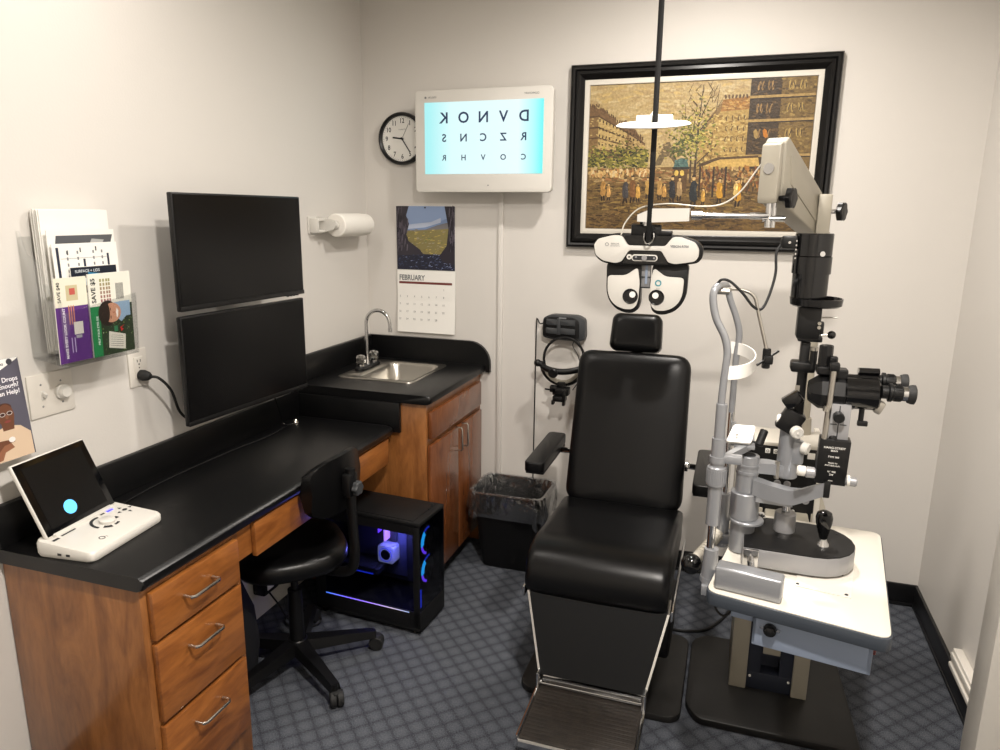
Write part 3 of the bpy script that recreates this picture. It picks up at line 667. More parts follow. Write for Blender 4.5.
# ------------------------------------------------------------------ paper towel roll
t = thing('paper_towel_holder', 'white wall bracket holding the paper towel roll above the desk', 'holder', (0, -.30, 1.575))
mb = MB(); tz = 1.573
for y in (-.462, -.135): mb.loft([[(x, yy, z) for x, z in ((.004, tz - .035), (.004, tz + .035), (.02, tz + .037), (.10, tz + .02), (.105, tz + .0), (.09, tz - .018), (.02, tz - .035))] for yy in (y, y + .012)])
mb.box(.0005, .008, -.52, -.123, tz - .036, tz + .036, .002); mb.box(.008, .05, -.515, -.505, tz - .03, tz + .03, .003); mb.box(.035, .05, -.51, -.455, tz + .018, tz + .03, .003); mb.box(.035, .05, -.51, -.455, tz - .03, tz - .018, .003)
mb.cyl((.075, -.455, tz), (.075, -.13, tz), .018); mb.build('bracket', 'plastic_white', t)
mb = MB(); mb.lathe((.075, -.415, tz), (0, 1, 0), [(.019, 0), (.046, 0), (.050, .004), (.051, .20), (.049, .262), (.045, .266), (.019, .266), (.019, 0)], 36)
mb.loft([[(.075 + .0505 * math.cos(a), y, tz + .0505 * math.sin(a)) for y in (-.405, -.16)] + [(.075 + .049 * math.cos(a), y, tz + .049 * math.sin(a)) for y in (-.16, -.405)] for a in [math.radians(d) for d in (-70, -85, -100, -112)]])
solo(mb, 'paper_towel_roll', 'towel', 'white paper towel roll on the wall bracket right of the monitors', 'paper towel roll', (.075, -.25, tz))
# ================================================================== back wall, left part
# clock
t = thing('wall_clock', 'round black-rimmed wall clock partly behind the eye chart display', 'clock', (.20, 0, 1.967))
cX, cZ, cR = .208, 1.968, .119
F = wallY(cX, cZ, 0)
mb = MB(F); mb.lathe((0, 0, 0), (0, 0, 1), [(0, .002), (cR - .004, .002), (cR, .006), (cR, .022), (cR - .004, .030), (cR - .010, .032), (cR - .016, .026), (cR - .017, .012)], 64); mb.build('rim', 'plastic_black', t)
mb = MB(F); mb.lathe((0, 0, 0), (0, 0, 1), [(cR - .016, .010), (cR - .016, .013), (0, .013)], 48); mb.mat(1)
for k in range(1, 13):
    a = math.radians(90 - 30 * k); mb.text(str(k), .030, Matrix.Translation((.080 * math.cos(a), .080 * math.sin(a), 0)), .0136, squash=.85, bold=.0005)
for k in range(60):
    a = math.radians(6 * k); L = .006 if k % 5 == 0 else .003
    mb.rbox((.097 * math.cos(a), .097 * math.sin(a), .0136), (L, .0012, .0004), (0, 0, a))
mb.mat(2).text('QUARTZ', .009, Matrix.Translation((0, .042, 0)), .0136); mb.build('dial', ['white', 'ink', 'ink_grey'], t, 0)
for a, L, w_, nm in ((172, .056, .007, 'hour_hand'), (-56, .078, .005, 'minute_hand'), (62, .085, .0012, 'second_hand')):
    mb = MB(F); A = math.radians(a); mb.rbox((math.cos(A) * (L / 2 - .008), math.sin(A) * (L / 2 - .008), .0165 + (.001 if nm[0] == 'm' else 0)), (L, w_, .001), (0, 0, A)); mb.build(nm, 'ink', t)
mb = MB(F); mb.lathe((0, 0, .015), (0, 0, 1), [(.005, 0), (.005, .004), (0, .004)], 12); mb.build('hub', 'ink', t)
# eye chart display: screen is seen in mirror writing
t = thing('eye_chart_display', 'white-framed screen on the back wall showing lit mirror-written eye chart letters', 'display', (.655, -.06, 1.94))
tx0, tx1, tz0, tz1 = .325, .963, 1.722, 2.158; tcx, tcz = (tx0 + tx1) / 2, (tz0 + tz1) / 2; TW, TH = tx1 - tx0, tz1 - tz0
F = wallY(tcx, tcz, -.082)
mb = MB(F); mb.prism(rrect(0, 0, TW, TH, .02, 5), Matrix.Identity(4), .038, .006, 3); mb.rbox((0, -.01, -.02), (.44, .30, .05), None, .01); mb.build('housing', 'plastic_white', t)
mb = MB(F); mb.rbox((0, -.02, -.058), (.2, .2, .045), None, .005); mb.mat(0).rbox((.0, -.06, -.078), (.30, .24, .006)); mb.build('wall_bracket', 'plastic_white', t)
mat('lcd_chart', rgb(30, 40, 44), 0.3, emit=rgb(205, 252, 254), es=0.97)
mat('lcd_letter', rgb(20, 40, 70), 0.3, emit=rgb(16, 44, 84), es=0.4)
# screen: the panel is a little greener near its right edge
sm = MATS['lcd_chart']; nt = sm.node_tree; b = nt.nodes['Principled BSDF']; tc = nt.nodes.new('ShaderNodeTexCoord'); sx = nt.nodes.new('ShaderNodeSeparateXYZ')
nt.links.new(tc.outputs['Object'], sx.inputs[0]); cr = nt.nodes.new('ShaderNodeValToRGB'); mr = nt.nodes.new('ShaderNodeMapRange')
mr.inputs['From Min'].default_value = -.26; mr.inputs['From Max'].default_value = .26; nt.links.new(sx.outputs['X'], mr.inputs['Value']); nt.links.new(mr.outputs['Result'], cr.inputs['Fac'])
cr.color_ramp.elements[0].color = rgb(170, 240, 242); cr.color_ramp.elements[1].color = rgb(120, 246, 246)
for p, c in ((.2, rgb(218, 250, 251)), (.8, rgb(232, 253, 254)), (.93, rgb(180, 250, 251))): e = cr.color_ramp.elements.new(p); e.color = c
nt.links.new(cr.outputs['Color'], b.inputs['Emission Color'])
sw_, sh_ = .546, .302; sy0 = .014
mb = MB(F); mb.rbox((.003, sy0, .0385), (sw_ + .004, sh_ + .004, .0012)); mb.mat(0)
rows = [('KONVD', .098, .056), ('SNCZR', .014, .040), ('RHVOC', -.070, .029)]
mb.mat(1)
for txt, y, s in rows:
    for k, ch in enumerate(txt): mb.text(ch, s * 1.15, Matrix.Translation((-.178 + k * .0925, y, 0)), .0394, mirror=True, bold=s * .022)
mb.build('screen', ['lcd_chart', 'lcd_letter'], t, 0)
mb = MB(F); mb.mat(0)
mb.lathe((-TW / 2 + .052, TH / 2 - .030, .0378), (0, 0, 1), [(.005, 0), (.005, .0008), (0, .0008)], 12); mb.text('ESSILOR', .011, Matrix.Translation((-TW / 2 + .085, TH / 2 - .030, 0)), .0384, mirror=True)
mb.text('CLEARCHART', .0105, Matrix.Translation((TW / 2 - .095, TH / 2 - .028, 0)), .0384, mirror=True, bold=.0002)
mb.lathe((.03, -TH / 2 + .030, .0378), (0, 0, 1), [(.003, 0), (.003, .0008), (0, .0008)], 10); mb.build('lettering', 'ink_grey', t, 0)

# calendar
t = thing('wall_calendar', 'wall calendar open at FEBRUARY with a cave and river picture, above the sink', 'calendar', (.32, 0, 1.05))
F = wallY(.318, 1.357, 0)
mb = MB(F); mb.loft([[(-.153, y, .003 + c), (.153, y, .003 + c), (.153, y, .006 + c), (-.153, y, .006 + c)] for y, c in ((0, 0), (-.15, .002), (-.305, .012))])
mb.mat(1); mb.text('FEBRUARY', .036, Matrix.Translation((-.142, -.038, 0)), .0078, align='LEFT', squash=.80, bold=.0010)
for c in range(7):
    for r_ in range(5):
        d = r_ * 7 + c + 1 - 0
        if r_ == 0 and c < 6: continue
        d = d - 6
        if 1 <= d <= 28 or (r_ == 4 and c < 5 and d <= 28): mb.text(str(d), .013, Matrix.Translation((-.137 + c * .0385, -.092 - r_ * .037, 0)), .0092 + .0022 * r_)
mb.mat(2).poly(rect(-.143, .137, -.067, -.056), I4, .0076)
mb.mat(1).lathe((-.005, -.292, .0155), (0, 0, 1), [(.003, 0), (.003, .0015), (0, .0015)], 8)
mb.build('month_page', ['white', 'ink_grey', 'brown_bar'], t, 0)
mb = MB(F); mb.rbox((0, .153, .0045), (.306, .304, .003)); mb.mat(1)
rn = random.Random(11)
L0 = .0062
mb.poly(rect(-.152, .152, .002, .304), I4, L0, rgb(120, 140, 176))
mb.poly([(-.1, .20), (0, .205), (.08, .235), (.12, .25), (.12, .304), (-.1, .304)], I4, L0 + .0001, rgb(140, 160, 196)); mb.poly([(-.1, .215), (-.02, .225), (.03, .23), (.08, .25), (.08, .228), (.0, .205), (-.1, .195)], I4, L0 + .0002, rgb(176, 186, 206))
mb.poly([(-.1, .19), (0, .195), (.06, .215), (.12, .23), (.12, .16), (-.1, .15)], I4, L0 + .0003, rgb(112, 110, 112)); mb.poly([(-.1, .185), (.12, .20), (.12, .05), (-.1, .05)], I4, L0 + .0004, rgb(128, 118, 76))
for k in range(160):
    x, y = rn.uniform(-.1, .11), rn.uniform(.06, .19); s = rn.uniform(.004, .012); mb.poly([(x, y), (x + s, y + .002), (x + s * 1.4, y + s * .5), (x, y + s * .4)], I4, L0 + .0005 + k * 1e-6, rn.choice([rgb(170, 150, 80), rgb(120, 108, 60), rgb(190, 170, 100), rgb(110, 116, 70), rgb(150, 140, 120)]))
mb.poly(rect(-.152, .152, .002, .078), I4, L0 + .0007, rgb(34, 36, 52))
for k in range(220):
    x, y = rn.uniform(-.15, .15), rn.uniform(.004, .08); s = rn.uniform(.003, .014); b_ = rn.random() + (x > 0) * .3
    mb.poly([(x, y), (min(x + s, .151), y), (min(x + s, .151), y + .003)], I4, L0 + .0008 + k * 1e-6, rgb(150, 160, 196) if b_ > .95 else rgb(70, 80, 112) if b_ > .5 else rgb(20, 22, 34))
mb.poly([(-.152, .304), (-.085, .304), (-.10, .26), (-.085, .22), (-.10, .17), (-.09, .14), (-.03, .10), (-.01, .075), (-.152, .07)], I4, L0 + .0012, rgb(52, 48, 56))
mb.poly([(.10, .304), (.152, .304), (.152, .03), (.09, .045), (.07, .07), (.11, .12), (.12, .20)], I4, L0 + .0012, rgb(46, 42, 50))
for k in range(120):
    x = rn.uniform(-.150, -.095) if k % 2 else rn.uniform(.12, .148); y = rn.uniform(.08, .28); mb.poly([(x, y), (x + .003, y), (x + .006, y + .025), (x + .002, y + .03)], I4, L0 + .0013 + k * 1e-6, rn.choice([rgb(78, 72, 82), rgb(34, 32, 40), rgb(96, 90, 100)]))
mb.mat(2).lathe((0, .297, .0075), (0, 0, 1), [(.004, 0), (.004, .002), (0, .002)], 8)
mb.build('picture_page', ['white', 'print', 'ink'], t, 0)
# ================================================================== examination chair
t = thing('examination_chair', 'black leather examination chair with headrest, armrests and footrest in mid room', 'chair', (1.40, -.80, 0))
XC = 1.405
def cushion(mb, fr, w, h, d, r, puff=.012, n=6):
    """rounded rectangular cushion: front face +z of the frame, width x, height y"""
    L = []
    for k, (ins, z) in enumerate(((.006, 0), (0, .008), (0, d * .55), (.004, d * .8), (.016, d * .95), (.04, d), (.10, d + puff * .6), (min(w, h) * .7, d + puff))):
        L.append([(x, y, z) for x, y in rrect(0, 0, w - 2 * ins if w - 2 * ins > .02 else .02, h - 2 * ins if h - 2 * ins > .02 else .02, max(.004, r - ins * .8), n)])
    mb.loft([[fr @ V(p) for p in l] for l in L])
# base plate on the floor
mb = MB(); mb.prism(rrect(1.415, -.85, .55, .50, .05, 6), Matrix.Identity(4), .026, .006, 2); mb.build('base_plate', 'base_enamel', t)
mb = MB(); mb.box(1.27, 1.55, -.98, -.62, .026, .22, .02); mb.cyl((XC, -.80, .20), (XC, -.80, .40), .075); mb.box(1.54, 1.63, -.90, -.66, .10, .30, .015); mb.build('pump_housing', 'plastic_matte', t)
mb = MB(); mb.box(1.22, 1.60, -1.06, -.58, .385, .425, .006); mb.build('seat_frame', 'plastic_matte', t)
for x in (1.163, 1.641):
    mb = MB(); mb.box(x, x + .008, -1.15, -.62, .40, .435, .002); mb.build('side_rail', 'chrome', t)
# seat: waterfall front
mb = MB()
def seat_loop(x):
    return [(x, y, z) for y, z in SP]
SP = [(-.60, .435), (-.595, .53), (-.62, .552)]
SP = [(-1.15, .418), (-.60, .418), (-.592, .44), (-.59, .535), (-.60, .545), (-.75, .552), (-.90, .562), (-.99, .572), (-1.05, .576), (-1.10, .566), (-1.135, .545), (-1.155, .515), (-1.165, .475), (-1.16, .435)]
cyy, czz = -.87, .49
def sc(k, x): return [(x, cyy + (y - cyy) * (1 - k * .25) , czz + (z - czz) * (1 - k)) for y, z in SP]
xs = [(-.235, .30), (-.233, .14), (-.224, .05), (-.208, .015), (-.17, 0), (0, -.02), (.17, 0), (.20, .015), (.216, .05), (.225, .14), (.227, .30)]
mb.loft([sc(k, XC + x) for x, k in xs]); mb.build('seat', 'leather', t, 60)
# backrest, reclined
bl = V((0, -.625 + .455, 0)); 
tilt = math.atan2(.175, .60)
fb = frame((1.398, -.60, .565), (1, 0, 0), (0, math.sin(tilt), math.cos(tilt)))
fb0 = fb @ Matrix.Translation((0, .268, -.055))
mb = MB()
# slightly wider at the foot than at the top
L = []
for ins, z, in ((.006, 0), (0, .008), (0, .04), (.004, .052), (.016, .062), (.045, .068), (.10, .072), (.16, .074)):
    P = []
    for x, y in smoothpoly([(-.226 + ins, -.305 + ins * .4), (.226 - ins, -.305 + ins * .4), (.216 - ins, .298 - ins), (-.219 + ins, .298 - ins)], max(.02, .06 - ins * .2) , 8):
        P.append(fb0 @ V((x, y, z)))
    L.append(P)
mb.loft(L); mb.build('backrest', 'leather', t, 60)
mb = MB(fb0); mb.rbox((0, .02, -.012), (.40, .46, .022), None, .008); mb.build('back_shell', 'plastic_matte', t)
mb = MB(fb0); mb.rbox((0, .33, -.008), (.05, .13, .012), None, .003); mb.build('headrest_post', 'chrome', t)
fh = fb0 @ Matrix.Translation((-.003, .377, -.01))
mb = MB(); L = []
for ins, z in ((.006, 0), (0, .008), (0, .05), (.004, .062), (.014, .072), (.030, .076)):
    L.append([fh @ V((x * (1 - .03 * y / .07), y, z)) for x, y in rrect(0, 0, .198 - 2 * ins, .150 - 2 * ins, max(.008, .030 - ins * .2), 6)])
mb.loft(L); mb.build('headrest', 'leather', t, 60)
mb = MB(); mb.box(1.33, 1.48, -.58, -.54, .35, .50, .01); mb.build('back_hinge', 'plastic_matte', t)
# armrests
for s, x0, ya, yb_, z0 in ((-1, 1.068, -.70, -.30, .69), (1, 1.70, -.72, -.33, .69)):
    mb = MB(); mb.prism(rrect(0, 0, .078, .40, .022, 4), frame((x0, (ya + yb_) / 2, z0 - .028), (1, 0, 0), (0, 1, .02)), .040, .010, 3)
    a = mb.build('armrest', 'leather', t, 50)
    mb = MB(); mb.box(x0 - .036, x0 + .036, ya + .02, yb_ - .01, z0 - .044, z0 - .030, .003); mb.build('arm_underside', 'plastic_black', a)
    mb = MB(); xe = 1.175 if s < 0 else 1.63
    mb.cyl((x0 + (.03 if s < 0 else -.03), yb_ - .08, z0 - .036), (xe, yb_ - .12, z0 - .02), .012); mb.cyl((xe - s * .0, yb_ - .12, z0 - .02), (xe - s * .03, yb_ - .12, z0 - .02), .022)
    mb.build('arm_pivot', 'chrome', a)
# calf panel with chrome side frames, tapering down towards the footrest
def quadbox(p, d):   # p: four corners (tl, tr, br, bl); d: thickness direction
    return [[V(q) for q in p], [V(q) + V(d) for q in p]]
TL, TR, BR, BL = (1.188, -1.148, .425), (1.632, -1.148, .425), (1.584, -1.262, .205), (1.262, -1.262, .205)
mb = MB(); mb.loft(quadbox((TL, TR, BR, BL), (0, .035, .015))); mb.build('calf_panel', 'leather_soft', t)
for (a, b_, sx) in ((TL, BL, -1), (TR, BR, 1)):
    mb = MB(); a = V(a); b_ = V(b_)
    mb.loft([[a + V((0, -.004, 0)), a + V((sx * .007, -.004, 0)), a + V((sx * .007, .05, .02)), a + V((0, .05, .02))],
             [b_ + V((0, -.004, 0)), b_ + V((sx * .007, -.004, 0)), b_ + V((sx * .007, .05, .02)), b_ + V((0, .05, .02))]])
    mb.box(b_.x - .002 + (sx < 0) * -.006, b_.x + .010 * (1 if sx > 0 else .2) , b_.y - .03, b_.y + .01, b_.z - .045, b_.z + .02, .002)
    mb.build('side_frame', 'chrome', t)
mb = MB(); mb.cyl((1.262, -1.262, .178), (1.584, -1.262, .178), .010); mb.box(1.268, 1.58, -1.275, -1.25, .185, .20, .002); mb.build('hinge_bar', 'chrome', t)
# footrest: ribbed rubber plate in a chrome rim
m = mat('footplate', rgb(42, 37, 33), 0.38, 0.2, noise=(30, .3)); 
ff = frame((1.422, -1.385, .160), (1, 0, 0), (0, 1, .04))
mb = MB(ff); mb.rbox((0, 0, 0), (.325, .235, .012), None, .003)
for k in range(14): mb.rbox((0, -.105 + k * .0155, .0066), (.312, .006, .002), None, .0008)
mb.build('footrest', 'footplate', t)
mb = MB(ff); pr_ = [(-.168, .125), (-.168, -.108), (-.160, -.122), (.160, -.122), (.168, -.108), (.168, .125)]
mb.tube([(x, y, 0) for x, y in pr_], .0055, 8, 0); mb.rbox((0, -.121, -.012), (.325, .004, .022)); mb.build('footrest_rim', 'chrome', t)
mb = MB(); mb.box(1.38, 1.46, -1.30, -.95, .10, .15, .004); mb.build('footrest_arm', 'plastic_matte', t)
# ================================================================== phoropter with its reading rod
PY = -1.0
t = thing('phoropter', 'white and black digital phoropter hanging above the chair headrest', 'phoropter', (1.49, PY, 1.33))
F = wallY(1.487, 1.527, PY)
wing = smoothpoly([(-.164, .016), (-.150, .036), (-.10, .050), (.10, .046), (.148, .030), (.163, .010), (.162, -.018), (.150, -.034), (.09, -.044), (-.09, -.046), (-.135, -.040), (-.160, -.020)], .014)
mb = MB(F); mb.prism(wing, Matrix.Translation((.003, 0, -.05)), .044, .006, 2); mb.build('rear_housing', 'plastic_black', t)
mb = MB(F); white = smoothpoly([(-.158, .014), (-.146, .032), (-.10, .044), (-.074, .043), (-.054, .014), (.056, .014), (.078, .042), (.10, .042), (.142, .027), (.155, .008), (.154, -.016), (.144, -.029), (.09, -.038), (.068, -.034), (.046, .000), (-.050, .000), (-.072, -.035), (-.09, -.040), (-.128, -.034), (-.152, -.017)], .007)
mb.prism(white, Matrix.Translation((0, 0, -.006)), .012, .003, 2)
mb.mat(1).text('VISION-R700', .0095, Matrix.Translation((.098, .014, .0064)), .0006, bold=.0003)
mb.lathe((-.118, .016, .006), (0, 0, 1), [(.0055, 0), (.0055, .0008), (.004, .0008), (.004, 0)], 14); mb.text('ESSILOR', .007, Matrix.Translation((-.093, .018, .0064)), .0006); mb.text('INSTRUMENTS', .0045, Matrix.Translation((-.093, .0115, .0064)), .0006)
mb.build('front_cover', ['plastic_white', 'ink_grey'], t)
mb = MB(F); mb.prism([(-.070, .044), (.074, .044), (.056, .016), (-.053, .016)], Matrix.Translation((0, 0, -.006)), .006); mb.prism([(-.050, -.002), (.046, -.002), (.068, -.040), (-.070, -.040)], Matrix.Translation((0, 0, -.006)), .006); mb.build('black_inlay', 'gloss_black', t)
mb = MB(F); mb.prism(rrect(-.003, -.022, .078, .020, .0098, 5), Matrix.Translation((0, 0, -.001)), .006, .001); mb.mat(1); mb.prism(rrect(-.003, -.022, .070, .013, .006, 5), Matrix.Translation((0, 0, .004)), .003)
mb.mat(2).lathe((-.003, -.022, .006), (0, 0, 1), [(0, .004), (.008, .004), (.008, 0)], 18); mb.lathe((-.028, -.020, .006), (0, 0, 1), [(0, .003), (.003, .003), (.003, 0)], 10); mb.lathe((.026, -.022, .006), (0, 0, 1), [(0, .003), (.003, .003), (.003, 0)], 10)
mb.mat(0).lathe((-.049, -.020, .0), (0, 0, 1), [(0, .004), (.008, .004), (.008, 0)], 16); mb.mat(1).lathe((-.049, -.020, .001), (0, 0, 1), [(0, .0042), (.003, .0042), (.003, 0)], 12)
mb.build('level_panel', ['plastic_white', 'ink', 'alu'], t)
mb = MB(F); mb.tube([(-.006, .052, .008), (-.006, .034, .012), (.002, .022, .026), (.012, .022, .026), (.021, .034, .012), (.021, .052, .008)], .0028, 8, 3); mb.build('rod_catch', 'chrome', t)
# two eye halves
for s in (-1, 1):
    def mx(p): return [(-x if s < 0 else x, y) for x, y in p] if s > 0 else [(-x, y) for x, y in p][::-1]
    half = smoothpoly([(.016, -.040), (.124, -.038), (.122, -.130), (.112, -.160), (.090, -.184), (.060, -.195), (.038, -.195), (.022, -.185), (.016, -.165), (.016, -.12)], .016)
    mb = MB(F); mb.prism([(x * 1.0 + .003, y) for x, y in mx(half)], Matrix.Translation((0, 0, -.066)), .042, .005, 2)
    h = mb.build('lens_housing', 'plastic_black', t)
    face = smoothpoly([(.024, -.052), (.060, -.078), (.116, -.080), (.114, -.130), (.105, -.155), (.086, -.174), (.060, -.183), (.036, -.182), (.024, -.172), (.018, -.15), (.016, -.10)], .012)
    mb = MB(F); mb.prism(mx(face), Matrix.Translation((0, 0, -.026)), .008, .002, 2)
    if s > 0: mb.mat(1).lathe((.040, -.098, -.018), (0, 0, 1), [(.010, 0), (.010, .0012), (.006, .0012), (.006, 0)], 16); mb.mat(2).text('SKILL', .005, Matrix.Translation((.040, -.115, -.018)), .0008)
    mb.build('face_cover', ['plastic_white', 'teal', 'ink_grey'], h)
    mb = MB(F); cx_ = s * .040; mb.lathe((cx_ - .003, -.142, -.018), (0, 0, 1), [(.024, 0), (.023, .003), (.020, .0022), (.019, .0010), (0, .0010)], 28); mb.build('eyepiece_ring', 'gloss_black', h)
    mb = MB(F); mb.lathe((cx_ + (.004 if s < 0 else -.006), -.136, -.016), (0, 0, 1), [(.0095, -.004), (.0095, .0014), (0, .0014)], 20); mb.build('lens', 'white', h)
mb = MB(F); mb.rbox((.0, -.075, -.04), (.028, .08, .02), None, .002); mb.mat(1).rbox((.002, -.070, -.028), (.007, .066, .006)); mb.mat(2).rbox((0, -.082, -.0285), (.030, .003, .004)); mb.rbox((0, -.114, -.0285), (.030, .004, .004)); mb.build('forehead_rest', ['alu', 'steel_blue', 'ink'], t)
# mount block and reading rod
mb = MB(F); mb.rbox((-.004, .060, -.016), (.088, .034, .032), None, .004); mb.rbox((.048, .052, -.016), (.05, .014, .03), None, .003); mb.cyl((.014, .066, 0), (.014, .066, .012), .010); mb.rbox((-.01, .085, -.03), (.03, .03, .03), None, .003); mb.build('mount_block', 'plastic_black', t)
mb = MB(F); mb.box(0.0, .015, .028, .78, .010, .022, .001); r_ = mb.build('reading_rod', 'plastic_matte', t)
# white reading card wheel seen edge-on, sliding on the rod
mb = MB(); c0 = V((1.490, PY - .016, 1.886)); ax = V((0, -.20, 1)).normalized()
mb.lathe(c0, ax, [(0, -.006), (.06, -.007), (.100, -.003), (.106, 0), (.100, .004), (.06, .006), (0, .006)], 48)
mb.rbox(c0 + V((0, .02, .018)), (.104, .02, .020), None, .003); mb.cyl(c0 + V((0, .02, .025)), c0 + V((0, .02, .040)), .014, .006)
mb.build('near_card_wheel', 'white', t)
# ================================================================== instrument stand: floor plate, console column, refractor arm
t = thing('instrument_stand', 'beige instrument stand column with push buttons and arm, behind the slit lamp table', 'stand', (1.965, -.75, 0))
# trapezoid floor plate with a low apron
bp = smoothpoly([(1.745, -.565), (2.215, -.565), (2.235, -1.07), (1.74, -1.07), (1.70, -1.00), (1.70, -.62)], .03)
mb = MB(); mb.prism(bp, Matrix.Identity(4), .026, .006, 2); mb.build('floor_plate', 'base_enamel', t)
mb = MB(); mb.box(1.838, 1.894, -.862, -.62, .026, .70, .003); mb.box(2.040, 2.090, -.862, -.62, .026, .70, .003)
mb.build('column_side', 'beige_enamel', t) if False else None
for x0, x1 in ((1.838, 1.894), (2.040, 2.090)):
    mb = MB(); mb.box(x0, x1, -.862, -.62, .026, .70, .003); mb.build('column_side', 'beige_enamel', t)
mat('panel_navy', rgb(34, 38, 50), 0.45)
mb = MB(); mb.box(1.893, 2.041, -.852, -.63, .026, .09, .001); mb.box(1.893, 1.937, -.852, -.63, .09, .70); mb.box(1.998, 2.041, -.852, -.63, .09, .70); mb.box(1.936, 1.999, -.80, -.63, .09, .70); mb.box(1.936, 1.999, -.852, -.79, .16, .70)
mb.mat(1).box(1.940, 1.996, -.858, -.84, .170, .225, .002); mb.mat(2).cyl((1.905, -.852, .075), (1.905, -.856, .075), .004); mb.cyl((2.030, -.852, .075), (2.030, -.856, .075), .004)
mb.build('column_panel', ['panel_navy', 'beige_enamel', 'white'], t)
mb = MB(); mb.box(1.80, 2.06, -.855, -.64, .66, .908, .004)
pts = [(-.855, .915), (-.852, .925), (-.70, .927), (-.66, .90)]
mb.loft([[(x, y, z) for y, z in pts] for x in (1.80, 2.06)]); mb.box(2.045, 2.062, -.865, -.64, .66, .926, .003); mb.box(1.80, 2.06, -.862, -.85, .913, .926, .003); mb.build('console_head', 'cream', t)
mb = MB(); mb.box(1.803, 2.045, -.859, -.854, .67, .912); 
mb.mat(1)
for x in (1.892, 1.917): mb.rbox((x, -.8605, .896), (.015, .004, .015), None, .001)
mb.rbox((2.022, -.8605, .892), (.022, .004, .02), None, .001)
mb.mat(0)
for x in (1.892, 1.917): mb.lathe((x, -.8625, .896), (0, -1, 0), [(.0045, 0), (.0045, .0006), (.003, .0006), (.003, 0)], 12)
mb.mat(2)
for x, z in ((1.955, .84), (1.985, .845), (2.02, .84), (1.93, .79), (1.96, .79), (1.995, .76), (2.02, .74)): mb.lathe((x, -.859, z), (0, -1, 0), [(.011, 0), (.011, .003), (.008, .004), (.008, .001), (0, .001)], 18)
mb.mat(1)
for x, z in ((1.975, .735), (1.985, .70)): mb.lathe((x, -.859, z), (0, -1, 0), [(.006, 0), (.006, .008), (0, .008)], 12)
mb.build('control_panel', ['plastic_black', 'white', 'alu'], t)
# tall pole and refractor arm
mb = MB(); mb.cyl((2.0, -.72, .92), (2.0, -.72, 1.585), .020); mb.cyl((2.0, -.72, .92), (2.0, -.72, .98), .03, .026); mb.build('pole', 'beige_enamel', t)
A, B = V((1.858, -.985, 0)), V((1.992, -.700, 0)); uu = (B - A).normalized(); pp = V((-uu.y, uu.x, 0)); LL = (B - A).length
Fa = frame(A, uu, (0, 0, 1))          # x along the arm, y up, normal -> to the camera side
wide = .064
side = [(-.005, 1.835), (.012, 1.85), (.305, 1.705), (.325, 1.66), (.325, 1.585), (.300, 1.575), (.01, 1.665), (-.005, 1.70)]
def prismn(mb, pts, off, d, bev=.004): mb.prism(pts, Fa @ Matrix.Translation((0, 0, off)), d, bev, 2)
mb = MB(); prismn(mb, side, -wide, wide, .006); a = mb.build('arm_cover', 'beige_enamel', t)
mb = MB(); prismn(mb, [(.03, 1.80), (.20, 1.715), (.30, 1.635), (.30, 1.60), (.05, 1.72)], -.001, .004, .0015); mb.build('side_plate', 'beige_enamel', a)
cap = [(-.030, 1.828), (-.010, 1.834), (-.004, 1.70), (-.028, 1.665), (-.034, 1.68)]
mb = MB(); prismn(mb, cap, -wide + .004, wide - .008, .005); mb.build('end_cap', 'beige_enamel', a)
mb = MB(Fa); mb.cyl((-.033, 1.762, -wide / 2), (-.037, 1.762, -wide / 2), .015); mb.build('cap_screw', 'chrome', a)
def knob(mb, c, ax, r=.021, L=.022, lobes=6):
    u_, w_, n_ = basis(ax); c = V(c)
    P = [[c + n_ * h + (u_ * math.cos(a_) + w_ * math.sin(a_)) * rr * (1 + .10 * math.cos(lobes * a_)) for a_ in [2 * PI * k / 36 for k in range(36)]] for rr, h in ((r * .6, 0), (r, L * .25), (r, L * .85), (r * .85, L))]
    mb.loft(P)
kc = A + uu * .03
mb = MB(); n_ = (V((uu.y, -uu.x, 0))); kp = A + uu * .004 + n_ * -.01 + V((0, 0, 1.682)); mb.cyl(kp, kp + n_ * .03, .008); knob(mb, kp + n_ * .020, n_, .028); mb.build('front_knob', 'plastic_black', a)
kp = B + V((.004, 0, 1.648)); mb = MB(); mb.mat(1).cyl(kp, kp + V((.05, 0, 0)), .007); mb.mat(0); knob(mb, kp + V((.040, -.004, 0)), (1, -.5, 0), .028); mb.build('rear_knob', ['plastic_black', 'chrome'], a)
mb = MB(); mb.box(1.975, 2.014, -.75, -.69, 1.575, 1.70, .004); mb.build('arm_pivot', 'beige_enamel', t)
# chrome fork, rod and white end box that carries the phoropter
fk = A - uu * .014 + pp * .030
mb = MB(); mb.cyl(fk + V((0, 0, 1.60)), fk + V((0, 0, 1.69)), .009); mb.cyl(fk + V((.014, 0, 1.60)), fk + V((.014, 0, 1.67)), .006); mb.cyl(fk + V((-.016, 0, 1.625)), fk + V((.045, -.0, 1.625)), .009); mb.build('fork', 'chrome', t)
P0 = fk + V((0, 0, 1.632)); P1 = V((1.612, -1.0, 1.632))
mb = MB(); mb.cyl(P0, P1, .008); d_ = (P1 - P0).normalized(); mb.cyl(P1 - d_ * .03, P1, .013); mb.cyl(P0, P0 + d_ * .05, .010); mb.build('rod', 'chrome', t)
mb = MB(); mb.loft([[(1.458, y, z) for y, z in ((-1.018, 1.632), (-.982, 1.632), (-.982, 1.612), (-1.018, 1.612))], [(1.50, y, z) for y, z in ((-1.022, 1.650), (-.978, 1.650), (-.978, 1.610), (-1.022, 1.610))], [(1.608, y, z) for y, z in ((-1.022, 1.652), (-.978, 1.652), (-.978, 1.615), (-1.022, 1.615))]])
mb.build('end_box', 'plastic_white', t)
